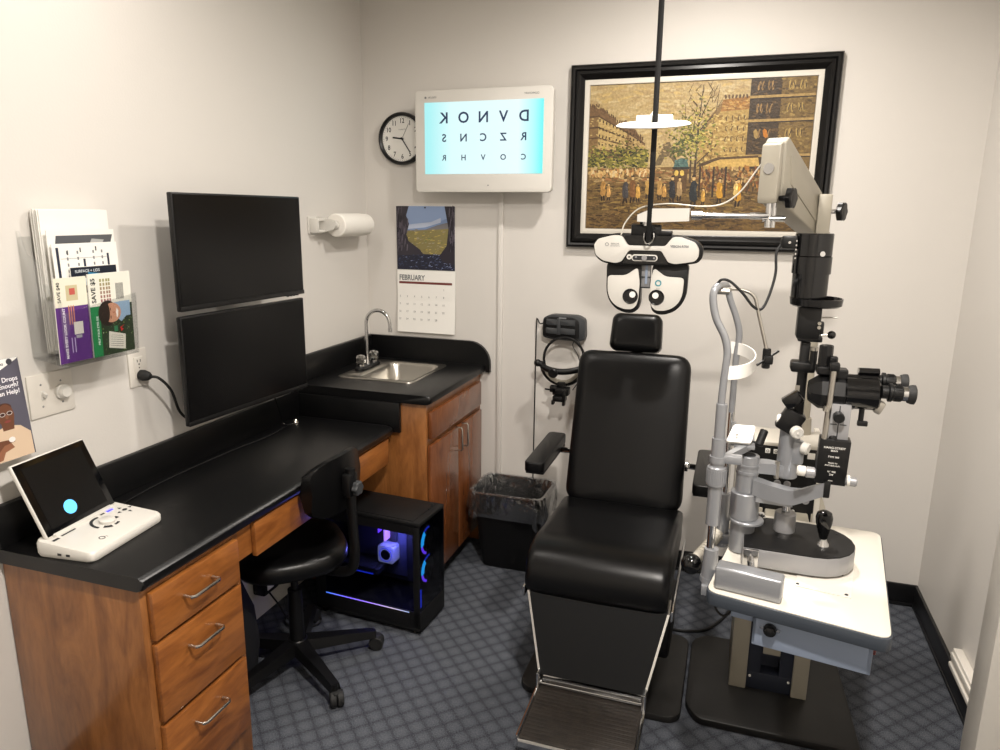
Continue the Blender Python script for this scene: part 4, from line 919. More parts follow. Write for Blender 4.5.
mb = MB(); mb.cyl((1.487, -1.0, 1.60), (1.487, -1.0, 1.615), .014); mb.build('drop_pin', 'chrome', t)
mb = MB(); mb.tube([(1.800, -.965, 1.785), (1.781, -.96, 1.757), (1.742, -.96, 1.699), (1.695, -.96, 1.665), (1.633, -.96, 1.658), (1.54, -.955, 1.665), (1.46, -.97, 1.652), (1.42, -.985, 1.61), (1.41, -1.0, 1.572)], .0022, 8)
mb.build('refractor_cable', 'ribbed', t)
mb = MB(); mb.tube([(1.62, -.54, .006), (1.67, -.535, .006), (1.745, -.50, .006), (1.80, -.41, .006), (1.84, -.30, .006), (1.86, -.18, .006)], .006, 8)
solo(mb, 'floor_cable', 'plastic_matte', 'grey cable on the carpet between the chair base and the instrument stand base', 'cable', (1.75, -.48, 0))

# ================================================================== slit lamp table on its swing arm
TA = math.radians(-9.5)
TM = Matrix.Translation((1.969, -1.394, 0)) @ Matrix.Rotation(TA, 4, 'Z')
t = thing('slit_lamp_table', 'white-topped rounded table with dark rim carrying the slit lamp', 'table', (1.969, -1.394, .738), None, TA)
TWd, TDp, TZ = .376, .545, .78; TQ = smoothpoly([(1.739, -1.624), (2.120, -1.705), (2.190, -1.135), (1.831, -1.111)], .03, 5)
mb = MB(); mb.prism(TQ, Matrix.Translation((0, 0, TZ - .034)) , .0315, .003, 2); mb.build('rim', 'table_rim', t)
mb = MB(); mb.prism(scp(TQ, .984, 1.969, -1.394), Matrix.Translation((0, 0, TZ - .003)), .003, .001); mb.build('table_top', 'cream', t)
mb = MB(TM); mb.box(-.078, .168, -.245, -.238, .665, .742, .002); mb.box(.158, .168, -.245, -.03, .665, .742, .002); mb.box(-.078, -.070, -.245, -.03, .67, .742, .002); mb.box(-.078, .165, -.24, -.03, .70, .742); mb.box(-.13, -.08, -.235, -.2, .715, .742, .002); mb.build('control_box', 'steel_blue', t)
mb = MB(TM); mb.cyl((-.040, -.246, .715), (-.040, -.258, .715), .014); knob(mb, (-.040, -.258, .715), (0, -1, 0), .010, .006); mb.mat(1).cyl((-.058, -.2455, .715), (-.058, -.249, .715), .004); mb.cyl((-.022, -.2455, .715), (-.022, -.249, .715), .004); mb.build('dimmer_knob', ['plastic_black', 'chrome'], t)
mb = MB(TM); knob(mb, (.168, -.19, .70), (1, 0, 0), .012, .008); mb.build('side_knob', 'brown_bar', t)
mb = MB(TM); mb.box(-.06, .06, -.03, .22, .70, .742, .004); mb.build('mount_bracket', 'steel_blue', t)
mb = MB(); mb.box(1.90, 2.03, -1.20, -.86, .66, .70, .004); mb.build('swing_arm', 'beige_enamel', t)
mb = MB(TM); a0, a1 = V((-.165, .06, .735)), V((-.225, -.005, .665)); 
TI = TM.inverted(); a0, a1 = TI @ V((1.785, -1.13, .74)), TI @ V((1.703, -1.38, .728)); mb.cyl(a0, a1, .015)
for k in range(12): q = a0.lerp(a1, .15 + .06 * k); mb.cyl(q, q + (a1 - a0).normalized() * .004, .0163)
mb.build('lever', 'ribbed', t)
mb = MB(TM); mb.sph(a1 + (a1 - a0).normalized() * .014, .0275); mb.build('lever_ball', 'gloss_black', t)
mb = MB(TM); mb.tube([(-.165, -.20, .742), (-.17, -.21, .715), (-.15, -.215, .70), (-.13, -.205, .715), (-.12, -.20, .742)], .003, 6); mb.build('cable_loop', 'rubber', t)

# ================================================================== slit lamp headrest (clamped at the table's patient edge)
t = thing('chin_rest', 'grey metal chin rest frame with two tall posts and white band, beside the slit lamp', 'headrest', (1.74, -1.36, .62))
def post(pts, r, name='post', m_='alu_paint'):
    mb = MB(); mb.tube(pts, r, 14, 6); return mb.build(name, m_, t)
# near post
N0 = V((1.725, -1.50, 0)); R0 = V((1.765, -1.19, 0))
mb = MB(); mb.cyl((1.745, -1.50, .742), (1.746, -1.50, .755), .021); mb.cyl((1.746, -1.50, .755), (1.747, -1.50, .83), .020, .017); mb.box(1.73, 1.80, -1.53, -1.47, .715, .742, .003); mb.build('clamp_foot', 'alu_paint', t)
post([(1.744, -1.50, .79), (1.744, -1.50, .98)], .0095, 'post', 'chrome')
mb = MB(); mb.cyl((1.744, -1.50, .895), (1.744, -1.50, 1.00), .0165); mb.cyl((1.744, -1.50, .995), (1.744, -1.50, 1.045), .0225, ch=.003)
for k in range(24):
    a_ = 2 * PI * k / 24; mb.rbox((1.744 + .0225 * math.cos(a_), -1.50 + .0225 * math.sin(a_), 1.020), (.0026, .0026, .034), (0, 0, a_))
mb.cyl((1.744, -1.50, 1.045), (1.744, -1.50, 1.115), .0165); mb.cyl((1.744, -1.50, 1.11), (1.744, -1.50, 1.20), .0130, ch=.001); mb.cyl((1.744, -1.50, 1.055), (1.744, -1.50, 1.070), .0195); mb.build('height_collar', 'alu_paint', t)
post([(1.744, -1.50, 1.10), (1.742, -1.50, 1.21), (1.745, -1.50, 1.285), (1.746, -1.50, 1.325), (1.737, -1.50, 1.36), (1.716, -1.50, 1.40), (1.706, -1.50, 1.44), (1.707, -1.497, 1.464), (1.714, -1.485, 1.473)], .0088)
# far post
mb = MB(); mb.cyl((1.772, -1.19, .70), (1.772, -1.19, .86), .017); mb.box(1.76, 1.83, -1.215, -1.165, .715, .742, .003); mb.build('clamp_foot', 'alu_paint', t)
post([(1.772, -1.19, .85), (1.769, -1.19, 1.15)], .0085, 'post', 'chrome')
post([(1.769, -1.19, 1.10), (1.769, -1.19, 1.25), (1.772, -1.19, 1.317), (1.762, -1.19, 1.36), (1.742, -1.19, 1.41), (1.733, -1.195, 1.44), (1.728, -1.22, 1.455)], .0088)
mb = MB(); mb.tube([(1.712, -1.49, 1.472), (1.72, -1.40, 1.468), (1.728, -1.22, 1.455)], .0082, 12, 4); mb.build('top_bar', 'alu_paint', t)
# white forehead band
mb = MB(); N = 20; L = []
for k in range(N + 1):
    q = k / N; a_ = -PI / 2 + PI * q; x = 1.752 + .060 * math.cos(a_); y = -1.345 + .155 * math.sin(a_); zc_ = 1.275 + .006 * q
    nx, ny = math.cos(a_), math.sin(a_)
    L.append([(x, y, zc_ - .016), (x + .003 * nx, y + .003 * ny, zc_ - .016), (x + .003 * nx, y + .003 * ny, zc_ + .016), (x, y, zc_ + .016)])
mb.loft(L); mb.build('forehead_band', 'white', t)
# chin cup carrier
mb = MB(); mb.box(1.746, 1.80, -1.51, -1.485, 1.055, 1.075, .003); mb.loft([[(1.75, -1.50, 1.055), (1.77, -1.49, 1.055), (1.77, -1.49, 1.072), (1.75, -1.50, 1.072)], [(1.81, -1.36, 1.055), (1.83, -1.36, 1.055), (1.83, -1.36, 1.072), (1.81, -1.36, 1.072)]])
mb.box(1.78, 1.83, -1.40, -1.28, 1.062, 1.072, .002); mb.box(1.772, 1.784, -1.36, -1.18, 1.055, 1.072, .002); mb.cyl((1.80, -1.36, 1.03), (1.80, -1.36, 1.06), .007); mb.build('chin_carrier', 'alu_paint', t)
mb = MB(); mb.prism(smoothpoly([(-.045, 0), (.045, 0), (.042, .05), (-.036, .05)], .008), frame((1.790, -1.405, 1.080), (1, .08, 0), (.2, .62, .75)) @ Matrix.Diagonal((.68, 1, 1, 1)), -.014, .004, 2); mb.mat(1).cyl((1.785, -1.398, 1.098), (1.785, -1.405, 1.096), .003); mb.build('chin_cup', ['white', 'steel'], t)
mb = MB(); mb.cyl((1.80, -1.355, 1.068), (1.842, -1.37, 1.072), .005); mb.cyl((1.838, -1.39, 1.072), (1.850, -1.37, 1.108), .010, ch=.002); mb.build('chin_cup_knob', 'plastic_matte', t)
# fixation lamp arm
mb = MB(); mb.cyl((1.70, -1.45, 1.458), (1.74, -1.45, 1.458), .007); mb.tube([(1.722, -1.44, 1.462), (1.765, -1.43, 1.462), (1.795, -1.43, 1.448), (1.808, -1.43, 1.41), (1.833, -1.43, 1.325)], .0040, 10, 6)
f_ = mb.build('fixation_arm', 'steel', t)
mb = MB(); mb.cyl((1.835, -1.43, 1.278), (1.835, -1.43, 1.326), .0095, ch=.002); mb.rbox((1.840, -1.44, 1.30), (.02, .012, .02), None, .003); mb.cyl((1.815, -1.45, 1.288), (1.862, -1.41, 1.318), .003); mb.build('fixation_lamp', 'plastic_black', f_)

# ================================================================== slit lamp
t = thing('slit_lamp', 'black and silver slit lamp microscope standing on the white table', 'slit lamp', (1.93, -1.38, TZ))
# cross-slide base: pill with black top plate
def pill(x0, x1, y0, y1, n=10):
    r_ = (y1 - y0) / 2; cyq = (y0 + y1) / 2; P = [(x0, y0)]
    for k in range(n + 1):
        a_ = -PI / 2 + PI * k / n; P.append((x1 - r_ + r_ * math.cos(a_), cyq + r_ * math.sin(a_)))
    P.append((x0, y1)); return P
BM = Matrix.Translation((1.822, -1.380, TZ)) @ Matrix.Rotation(math.radians(-1.5), 4, 'Z')
mb = MB(BM); mb.prism(pill(0, .264, -.100, .105), Matrix.Translation((0, 0, .008)), .048, .004, 2); mb.build('base_body', 'alu', t)
mb = MB(BM); mb.prism(pill(.002, .262, -.098, .103), Matrix.Translation((0, 0, .056)), .0025); mb.mat(1)
for x, y in ((.02, -.085), (.02, .09), (.21, -.08), (.225, .06)): mb.lathe((x, y, .0585), (0, 0, 1), [(0, .001), (.003, .001), (.003, 0)], 8)
mb.build('base_cover', ['plastic_matte', 'ink'], t)
mb = MB(BM); mb.cyl((.03, -.02, .002), (.24, -.02, .002), .006); mb.cyl((.03, .05, .002), (.24, .05, .002), .006); mb.rbox((.135, .01, .0055), (.20, .14, .004)); mb.build('slide_underframe', 'plastic_black', t)
mb = MB(TM); mb.rbox((.055, -.065, TZ + .0015), (.12, .15, .002)); mb.mat(1)
for x, y in ((.0, -.13), (.105, -.13)): mb.cyl((x, y, TZ + .002), (x, y, TZ + .0035), .004)
mb.build('glide_plate', ['trim_white', 'ink'], t)
# accessory box at the front left of the base
BX = Matrix.Translation((1.837, -1.596, TZ + .001)) @ Matrix.Rotation(math.radians(-10), 4, 'Z')
mb = MB(BX); mb.box(-.075, .073, -.026, .020, 0, .056, .006, 3); mb.build('accessory_box', 'alu_paint', t)
mb = MB(); mb.cyl((1.84, -1.58, TZ + .03), (1.84, -1.482, TZ + .03), .009); mb.box(1.822, 1.858, -1.486, -1.478, TZ + .01, TZ + .055, .002); mb.build('box_spindle', 'chrome', t)
# joystick
mb = MB(); jx, jy = 2.008, -1.405; mb.lathe((jx, jy, TZ + .058), V((-.06, -.10, 1)), [(0, 0), (.016, 0), (.014, .006), (.010, .012), (.008, .02)], 20); mb.build('joystick_collar', 'chrome', t)
mb = MB(); mb.lathe((jx, jy, TZ + .058), V((-.06, -.10, 1)), [(.007, .016), (.010, .022), (.014, .040), (.019, .062), (.020, .076), (.017, .088), (.008, .094), (0, .095)], 22); mb.build('joystick', 'gloss_black', t)
# elevation drum
kx, ky = 1.918, -1.378; mb = MB(); mb.cyl((kx, ky, TZ + .0585), (kx, ky, TZ + .074), .022); mb.mat(1).cyl((kx, ky, TZ + .070), (kx, ky, TZ + .122), .026, ch=.003); mb.mat(2).cyl((kx, ky, TZ + .12), (kx, ky, TZ + .145), .010); mb.build('elevation_drum', ['chrome', 'alu', 'chrome'], t)
mb = MB(); mb.cyl((1.865, -1.315, TZ + .0585), (1.865, -1.315, TZ + .075), .012); mb.cyl((1.865, -1.315, TZ + .073), (1.865, -1.315, TZ + .085), .009, ch=.002); mb.build('brake_screw', 'chrome', t)
# pivot post
px_, py_ = 1.818, -1.378
mb = MB(); mb.cyl((px_, py_, TZ + .004), (px_, py_, TZ + .085), .030); mb.cyl((px_ + .008, py_ - .005, TZ + .085), (px_ + .008, py_ - .005, TZ + .094), .042, ch=.002); mb.cyl((px_, py_, TZ + .094), (px_, py_, TZ + .165), .036, ch=.002); mb.build('pivot_base', 'alu_paint', t)
mb = MB(); mb.cyl((px_, py_, TZ + .165), (px_, py_, TZ + .262), .0265, .0262, ch=.002); mb.cyl((px_, py_, TZ + .215), (px_, py_, TZ + .222), .0285); mb.cyl((px_, py_, TZ + .235), (px_, py_, TZ + .240), .0285); mb.mat(1).cyl((px_, py_, TZ + .2615), (px_, py_, TZ + .2635), .017); mb.build('pivot_post', ['alu_paint', 'ink'], t)
# lower link arm over the drum
def armbar(mb, P, w, h):
    """flat bar along points, w thick sideways, h tall"""
    L = []
    P = [V(p) for p in P]
    for i, p in enumerate(P):
        d = (P[min(i + 1, len(P) - 1)] - P[max(i - 1, 0)]); d.z = 0; d.normalize(); s_ = V((-d.y, d.x, 0)) * w / 2; hh = V((0, 0, h[i] / 2 if hasattr(h, '__len__') else h / 2))
        L.append([p - s_ - hh, p + s_ - hh, p + s_ + hh, p - s_ + hh])
    mb.loft(L)
mb = MB(); armbar(mb, [(px_ + .02, py_ - .015, TZ + .158), (kx - .01, ky, TZ + .150), (kx + .012, ky, TZ + .150)], .045, .012); mb.cyl((kx, ky, TZ + .143), (kx, ky, TZ + .160), .016, ch=.002); mb.build('link_arm', 'alu_paint', t)
# microscope arm
mb = MB(); armbar(mb, [(px_ + .02, -1.392, .966), (1.87, -1.405, .962), (1.915, -1.425, .962), (1.935, -1.438, .968), (1.968, -1.458, .992), (1.992, -1.474, 1.010)], .030, (.040, .040, .038, .037, .036, .034)); mb.build('microscope_arm', 'alu_paint', t)
mb = MB(); mb.cyl((1.888, -1.37, .985), (1.888, -1.37, 1.03), .006); mb.build('stop_pin', 'steel', t)
# illumination arm, post and tilt head
ix, iy = 1.912, -1.345
mb = MB(); armbar(mb, [(px_ + .012, py_ + .008, 1.012), (1.87, -1.36, 1.010), (ix, iy, 1.000)], .040, (.026, .028, .030)); mb.build('illumination_arm', 'alu_paint', t)
mb = MB(); mb.cyl((ix, iy, .985), (ix, iy, 1.125), .0265, .024, ch=.002); mb.rbox((ix + .02, iy - .01, 1.055), (.03, .03, .06), None, .006); mb.build('illumination_post', 'alu_paint', t)
mb = MB(); mb.cyl((ix + .028, iy - .02, 1.072), (ix + .044, iy - .028, 1.070), .015, ch=.003); mb.cyl((ix + .008, iy - .034, 1.116), (ix + .014, iy - .050, 1.114), .0155, ch=.003); mb.cyl((ix + .014, iy - .050, 1.114), (ix + .0145, iy - .0515, 1.114), .003); mb.cyl((ix - .035, iy - .01, 1.135), (ix - .025, iy - .012, 1.135), .014, ch=.002); mb.build('centring_knob', 'plastic_white', t)
mb = MB(); mb.rbox((ix - .004, iy - .012, 1.135), (.052, .036, .058), (0, math.radians(28), 0), .005); mb.build('tilt_block', 'plastic_black', t)
lx, ly = 1.920, -1.350
mb = MB(); mb.box(lx - .006, lx + .016, ly - .012, ly + .012, 1.12, 1.335, .003); mb.mat(1).rbox((lx - .004, ly - .013, 1.218), (.010, .003, .020)); mb.build('tower_column', ['plastic_black', 'steel'], t)
mb = MB(); mb.rbox((lx - .012, ly - .016, 1.192), (.045, .030, .030), (0, math.radians(-38), 0), .003); mb.build('mirror_head', 'gloss_black', t)
mb = MB(); mb.rbox((lx + .003, ly - .004, 1.275), (.056, .046, .026), None, .006); mb.cyl((lx + .024, ly - .02, 1.272), (lx + .024, ly - .02, 1.322), .0085); mb.mat(1).cyl((lx + .024, ly - .02, 1.318), (lx + .024, ly - .02, 1.326), .0095); mb.build('slit_housing', ['plastic_black', 'steel'], t)
mb = MB(); mb.rbox((lx + .006, ly, 1.385), (.052, .050, .080), None, .004); mb.rbox((lx + .012, ly, 1.345), (.055, .046, .014), None, .003); mb.rbox((lx + .034, ly - .01, 1.372), (.012, .025, .03), None, .003)
mb.mat(1).cyl((lx + .030, ly - .02, 1.398), (lx + .066, ly - .02, 1.400), .0018); mb.cyl((lx + .036, ly - .02, 1.356), (lx + .056, ly - .02, 1.358), .003); mb.mat(2).sph((lx + .058, ly - .02, 1.358), .0098); mb.mat(1)
for z in (1.385, 1.375): mb.cyl((lx + .028, ly - .028, z), (lx + .028, ly - .031, z), .004)
mb.build('filter_lever_block', ['plastic_black', 'steel', 'gloss_black'], t)
mb = MB(); mb.lathe((lx + .018, ly, 1.422), (0, 0, 1), [(0, 0), (.052, 0), (.058, .004), (.060, .020), (.057, .021), (.055, .010), (0, .010)], 40); mb.build('filter_wheel', 'gloss_black', t)
mb = MB(); mb.cyl((lx, ly, 1.432), (lx, ly, 1.515), .0405, .041); mb.cyl((lx, ly, 1.500), (lx, ly, 1.540), .044); mb.cyl((lx, ly, 1.540), (lx, ly, 1.594), .0425, ch=.002)
mb.mat(1).cyl((lx + .015, ly - .038, 1.548), (lx + .017, ly - .045, 1.548), .006); mb.build('lamp_house', ['gloss_black', 'chrome'], t)
mb = MB(); mb.rbox((lx - .055, ly - .01, 1.572), (.034, .028, .030), None, .004); mb.rbox((lx - .068, ly - .012, 1.572), (.012, .020, .020), None, .004); mb.mat(1).cyl((lx - .055, ly - .024, 1.572), (lx - .055, ly - .0255, 1.572), .003)
for k in range(5): mb.rbox((lx - .040, ly - .026, 1.556 + .010 * k - .02), (.003, .003, .004))
c_ = mb.build('lamp_plug', ['plastic_black', 'chrome'], t)
mb = MB(); mb.tube([(lx - .072, ly - .012, 1.568), (lx - .082, ly - .02, 1.545), (lx - .080, -1.38, 1.50), (lx - .090, -1.40, 1.45), (lx - .105, -1.42, 1.418), (1.795, -1.44, 1.425), (1.770, -1.45, 1.455), (1.740, -1.455, 1.482), (1.720, -1.46, 1.486), (1.708, -1.45, 1.470)], .0032, 8); mb.build('lamp_cord', 'rubber', c_)
# microscope
mx0, my, mz = 1.934, -1.425, 1.232
mb = MB(); mb.lathe((mx0, my, mz), V((1, 0, .01)), [(0, .0), (.024, 0), (.040, .022), (.042, .026), (.042, .075), (.039, .078), (.039, .10)], 8); mb.build('objective_head', 'plastic_black', t, 20)
mb = MB(); mb.cyl((mx0 + .075, my - .002, mz + .002), (mx0 + .150, my - .002, mz + .003), .037, ch=.004); mb.cyl((mx0 + .075, my + .01, mz + .022), (mx0 + .150, my + .01, mz + .022), .022, ch=.003); mb.mat(1).rbox((mx0 + .152, my - .01, mz - .024), (.016, .03, .03), (0, .4, 0), .004); mb.build('magnification_body', ['gloss_black', 'steel'], t)
mb = MB(); mb.cyl((mx0 + .105, my + .02, mz + .050), (mx0 + .150, my + .02, mz + .051), .0085, ch=.001); mb.mat(1).cyl((mx0 + .104, my + .02, mz + .050), (mx0 + .106, my + .02, mz + .050), .0088); mb.build('camera_tube', ['gloss_black', 'chrome'], t)
mb = MB(); mb.rbox((mx0 + .028, my, mz + .052), (.030, .040, .020), None, .004); mb.cyl((mx0 + .030, my, mz + .06), (mx0 + .030, my, mz + .110), .016, .0155, ch=.002, seg=8); mb.rbox((mx0 + .046, my - .012, mz + .072), (.018, .018, .030), None, .004); mb.rbox((mx0 + .067, my, mz + .046), (.026, .036, .022), None, .003); mb.build('prism_tower', 'plastic_black', t, 20)
for s, zz, dx in ((-1, .018, 0), (1, .030, -.006)):
    y = my + s * .030; mb = MB(); a_ = V((mx0 + .150 + dx, y, mz - .002 + zz)); d_ = V((1, s * -.01, -.02)).normalized()
    mb.lathe(a_, d_, [(0, 0), (.015, 0), (.015, .012), (.021, .014), (.021, .020), (.018, .022), (.018, .038), (.0165, .042)], 22)
    for k in range(18): q = 2 * PI * k / 18; mb.rbox(a_ + d_ * .032 + V((0, math.cos(q) * .0182, math.sin(q) * .0182)), (.014, .0018, .0018), (q, 0, 0))
    mb.mat(1).lathe(a_, d_, [(.0165, .042), (.0165, .052), (.0155, .052)], 22); mb.mat(2).lathe(a_, d_, [(.0155, .051), (.019, .052), (.022, .060), (.022, .066), (.018, .068), (.013, .064), (0, .064)], 22)
    mb.build('eyepiece', ['plastic_black', 'chrome', 'rubber'], t)
mb = MB(); mb.cyl((mx0 + .118, my - .01, mz - .03), (mx0 + .118, my - .01, mz - .060), .006); mb.rbox((mx0 + .122, my - .012, mz - .066), (.022, .012, .012), None, .002); mb.build('latch_lever', 'plastic_black', t)
# upright that carries the microscope
mb = MB(); mb.cyl((1.975, -1.468, 1.10), (1.980, -1.468, 1.305), .0065); mb.cyl((1.974, -1.468, 1.195), (1.976, -1.468, 1.207), .009); mb.build('guide_rod', 'steel', t)
mb = MB(); mb.rbox((1.980, -1.465, 1.300), (.022, .022, .020), None, .004); mb.build('rod_clamp', 'plastic_black', t)
mb = MB(); mb.cyl((2.000, -1.462, 1.185), (2.000, -1.485, 1.185), .012, ch=.002); mb.build('clamp_knob', 'plastic_black', t)
mb = MB(); mb.rbox((2.002, -1.452, 1.155), (.048, .024, .115), None, .002); mb.mat(1).rbox((2.002, -1.4645, 1.155), (.002, .001, .11)); mb.rbox((1.992, -1.4645, 1.165), (.014, .001, .002)); mb.rbox((2.012, -1.4645, 1.165), (.014, .001, .002)); mb.mat(0).build('upright', ['alu', 'ink'], t)
mb = MB(); FB = frame((1.998, -1.478, 1.076), (1, -.05, .0), (.02, 0, 1)); mb.M = FB
mb.rbox((0, 0, -.022), (.066, .108, .044), None, .002); mb.mat(1)
for txt, y, s_ in (('HAAG-STREIT', .036, .0075), ('BERN', .029, .006), ('TYPE 900', .014, .006), ('MADE IN', -.001, .0048), ('SWITZERLAND', -.007, .0048), ('N\u00b0 900', -.022, .006), ('220', -.029, .006), ('BERN', -.044, .004)): mb.text(txt, s_, Matrix.Translation((0, y, 0)), .0004)
mb.mat(0).lathe((-.006, .054, -.02), (0, 1, 0), [(0, .012), (.010, .006), (.012, 0)], 14); mb.build('gear_housing', ['plastic_black', 'white'], t)
mb = MB(); mb.cyl((1.940, -1.492, 1.052), (1.962, -1.492, 1.052), .013, ch=.003); mb.cyl((2.026, -1.498, 1.044), (2.050, -1.500, 1.043), .011, ch=.003); mb.mat(1).cyl((1.922, -1.492, 1.054), (1.942, -1.492, 1.053), .012, ch=.003); mb.cyl((2.028, -1.498, 1.044), (2.034, -1.498, 1.044), .013); mb.mat(1).build('focus_knob', ['alu', 'plastic_white'], t)
mb = MB(); mb.box(1.983, 1.999, -1.485, -1.47, .99, 1.03, .003); mb.build('drop_rod', 'plastic_black', t)
# ================================================================== framed street painting
fx0, fx1, fz0, fz1 = 1.013, 2.076, 1.487, 2.250
t = thing('framed_painting', 'large black-framed oil painting of a city street on the back wall', 'painting', ((fx0 + fx1) / 2, 0, fz0))
F = wallY((fx0 + fx1) / 2, (fz0 + fz1) / 2, -.004); hw, hh = (fx1 - fx0) / 2, (fz1 - fz0) / 2
mat('frame_black', rgb(13, 12, 12), 0.34, spec=.35)
mb = MB(F)
def fr_loop(ins, z): return [(x, y, z) for x, y in ((-hw + ins, -hh + ins), (hw - ins, -hh + ins), (hw - ins, hh - ins), (-hw + ins, hh - ins))]
mb.loft([fr_loop(i, z) for i, z in ((0, 0), (0, .018), (.004, .026), (.012, .030), (.020, .027), (.024, .022), (.028, .028), (.040, .032), (.048, .026), (.054, .018), (.062, .014), (.062, 0))], closed=True)
mb.build('frame', 'frame_black', t, 30)
mb = MB(F); mb.loft([fr_loop(i, z) for i, z in ((.058, .002), (.058, .012), (.064, .015), (.082, .012), (.084, .002))], closed=True); mb.build('inner_liner', 'cream', t)
cw, ch = fx1 - fx0 - .168, fz1 - fz0 - .168
Fp = F @ Matrix.Translation((-cw / 2, -ch / 2, .0062))
mb = MB(Fp); mb.mat(1).rbox((cw / 2, ch / 2, -.003), (cw, ch, .005)); mb.mat(0)
rn = random.Random(21)
def UV(p): return [(max(0, min(1, u_)) * cw, max(0, min(1, v_)) * ch) for u_, v_ in p]
hcur = [0.0]
def pp_(pts, col):
    hcur[0] += 6e-7; mb.poly(UV(pts), I4, .0002 + hcur[0], col)
def P8(x, y): return ((x - 88) / 782, 1 - (y - 115) / 525)   # picture units used while laying out the scene
def px_poly(pts, col): pp_([P8(x, y) for x, y in pts], col)
def dab(x, y, w_, h_, col, j=.15, tilt_=0):
    a_ = rn.uniform(-.3, .3) + tilt_; c_, s_ = math.cos(a_), math.sin(a_); q = [(-w_ / 2, -h_ / 3), (0, -h_ / 2), (w_ / 2, -h_ / 4), (w_ / 2, h_ / 3), (0, h_ / 2), (-w_ / 2, h_ / 4)]
    k = 1 + rn.uniform(-j, j); px_poly([(x + a * c_ - b_ * s_, y + a * s_ + b_ * c_) for a, b_ in q], (col[0] * k, col[1] * k, col[2] * k, 1))
px_poly(((80, 100), (880, 100), (880, 650), (80, 650)), rgb(190, 166, 116))
for k in range(700):
    x, y = rn.uniform(88, 670), rn.uniform(115, 400); dab(x, y, rn.uniform(14, 46), rn.uniform(5, 13), rn.choice([rgb(196, 172, 124), rgb(184, 158, 108), rgb(204, 182, 136), rgb(180, 154, 108), rgb(200, 172, 112)]), .04)
# tower in the haze
tw_ = rgb(112, 96, 68)
px_poly(((376, 215), (386, 212), (392, 330), (378, 335)), rgb(186, 158, 108)); px_poly(((336, 408), (352, 372), (366, 340), (372, 325), (390, 322), (398, 345), (414, 380), (430, 404), (412, 404), (400, 384), (386, 372), (372, 380), (362, 404)), tw_)
for k in range(40): dab(rn.uniform(350, 412), rn.uniform(328, 375), 8, 5, rn.choice([tw_, rgb(178, 152, 106), rgb(140, 118, 80)]))
px_poly(((362, 404), (372, 382), (386, 374), (398, 386), (404, 404)), rgb(186, 162, 114))
# left houses
px_poly(((88, 190), (104, 182), (118, 198), (140, 196), (160, 222), (184, 232), (196, 262), (212, 270), (214, 248), (226, 240), (236, 262), (262, 276), (282, 306), (300, 330), (300, 380), (88, 380)), rgb(120, 92, 62))
px_poly(((123, 222), (232, 285), (232, 352), (123, 345)), rgb(196, 168, 108)); px_poly(((240, 290), (300, 335), (300, 372), (240, 356)), rgb(176, 148, 98)); px_poly(((88, 222), (123, 222), (123, 350), (88, 350)), rgb(132, 104, 66))
for y0, y1 in ((222, 284), (262, 306), (300, 330)): px_poly(((88, y0 + 2), (123, y0), (232, y1), (300, y1 + 42), (300, y1 + 46), (232, y1 + 5), (123, y0 + 6), (88, y0 + 8)), rgb(88, 66, 44))
for r_ in range(4):
    for c in range(13):
        f_ = c / 13; x = 128 + 168 * f_; y = 240 + r_ * 28 * (1 - .5 * f_) + 72 * f_; dab(x, y, 5, 14 * (1 - .4 * f_), rgb(74, 56, 36), .2)
for k in range(26): x = 90 + k * 8; dab(x, 190 + max(0, (x - 120)) * .72 + rn.uniform(-8, 3), 5, 15, rgb(96, 72, 50))
for k in range(160): x = rn.uniform(90, 300); dab(x, rn.uniform(230 + max(0, x - 123) * .6, 350), 8, 4, rn.choice([rgb(206, 178, 118), rgb(150, 120, 76), rgb(184, 156, 100)]), .1)
# trees along the left side
for k in range(700):
    x = rn.uniform(88, 312); y = rn.gauss(382, 20)
    dab(x, y, rn.uniform(5, 14), rn.uniform(4, 10), rn.choice([rgb(104, 100, 44), rgb(138, 132, 60), rgb(74, 74, 40), rgb(178, 164, 78), rgb(58, 58, 38), rgb(122, 114, 58)]))
# ground
px_poly(((80, 418), (340, 412), (500, 412), (880, 412), (880, 650), (80, 650)), rgb(120, 94, 56))
for k in range(1500):
    y = 416 + (rn.random() ** .8) * 222; x = rn.uniform(88, 870)
    pal = [rgb(170, 140, 90), rgb(150, 120, 76), rgb(182, 154, 104), rgb(158, 110, 68)] if y < 470 else [rgb(124, 96, 54), rgb(96, 74, 44), rgb(150, 122, 68), rgb(80, 62, 38), rgb(112, 90, 52)] if y < 590 else [rgb(98, 74, 44), rgb(76, 58, 36), rgb(120, 94, 52)]
    dab(x, y, rn.uniform(10, 40), rn.uniform(3, 9), rn.choice(pal), .12)
for k in range(120): dab(rn.uniform(95, 340), rn.uniform(420, 445), rn.uniform(4, 9), rn.uniform(8, 20), rn.choice([rgb(214, 176, 112), rgb(190, 140, 84), rgb(226, 200, 150)]))
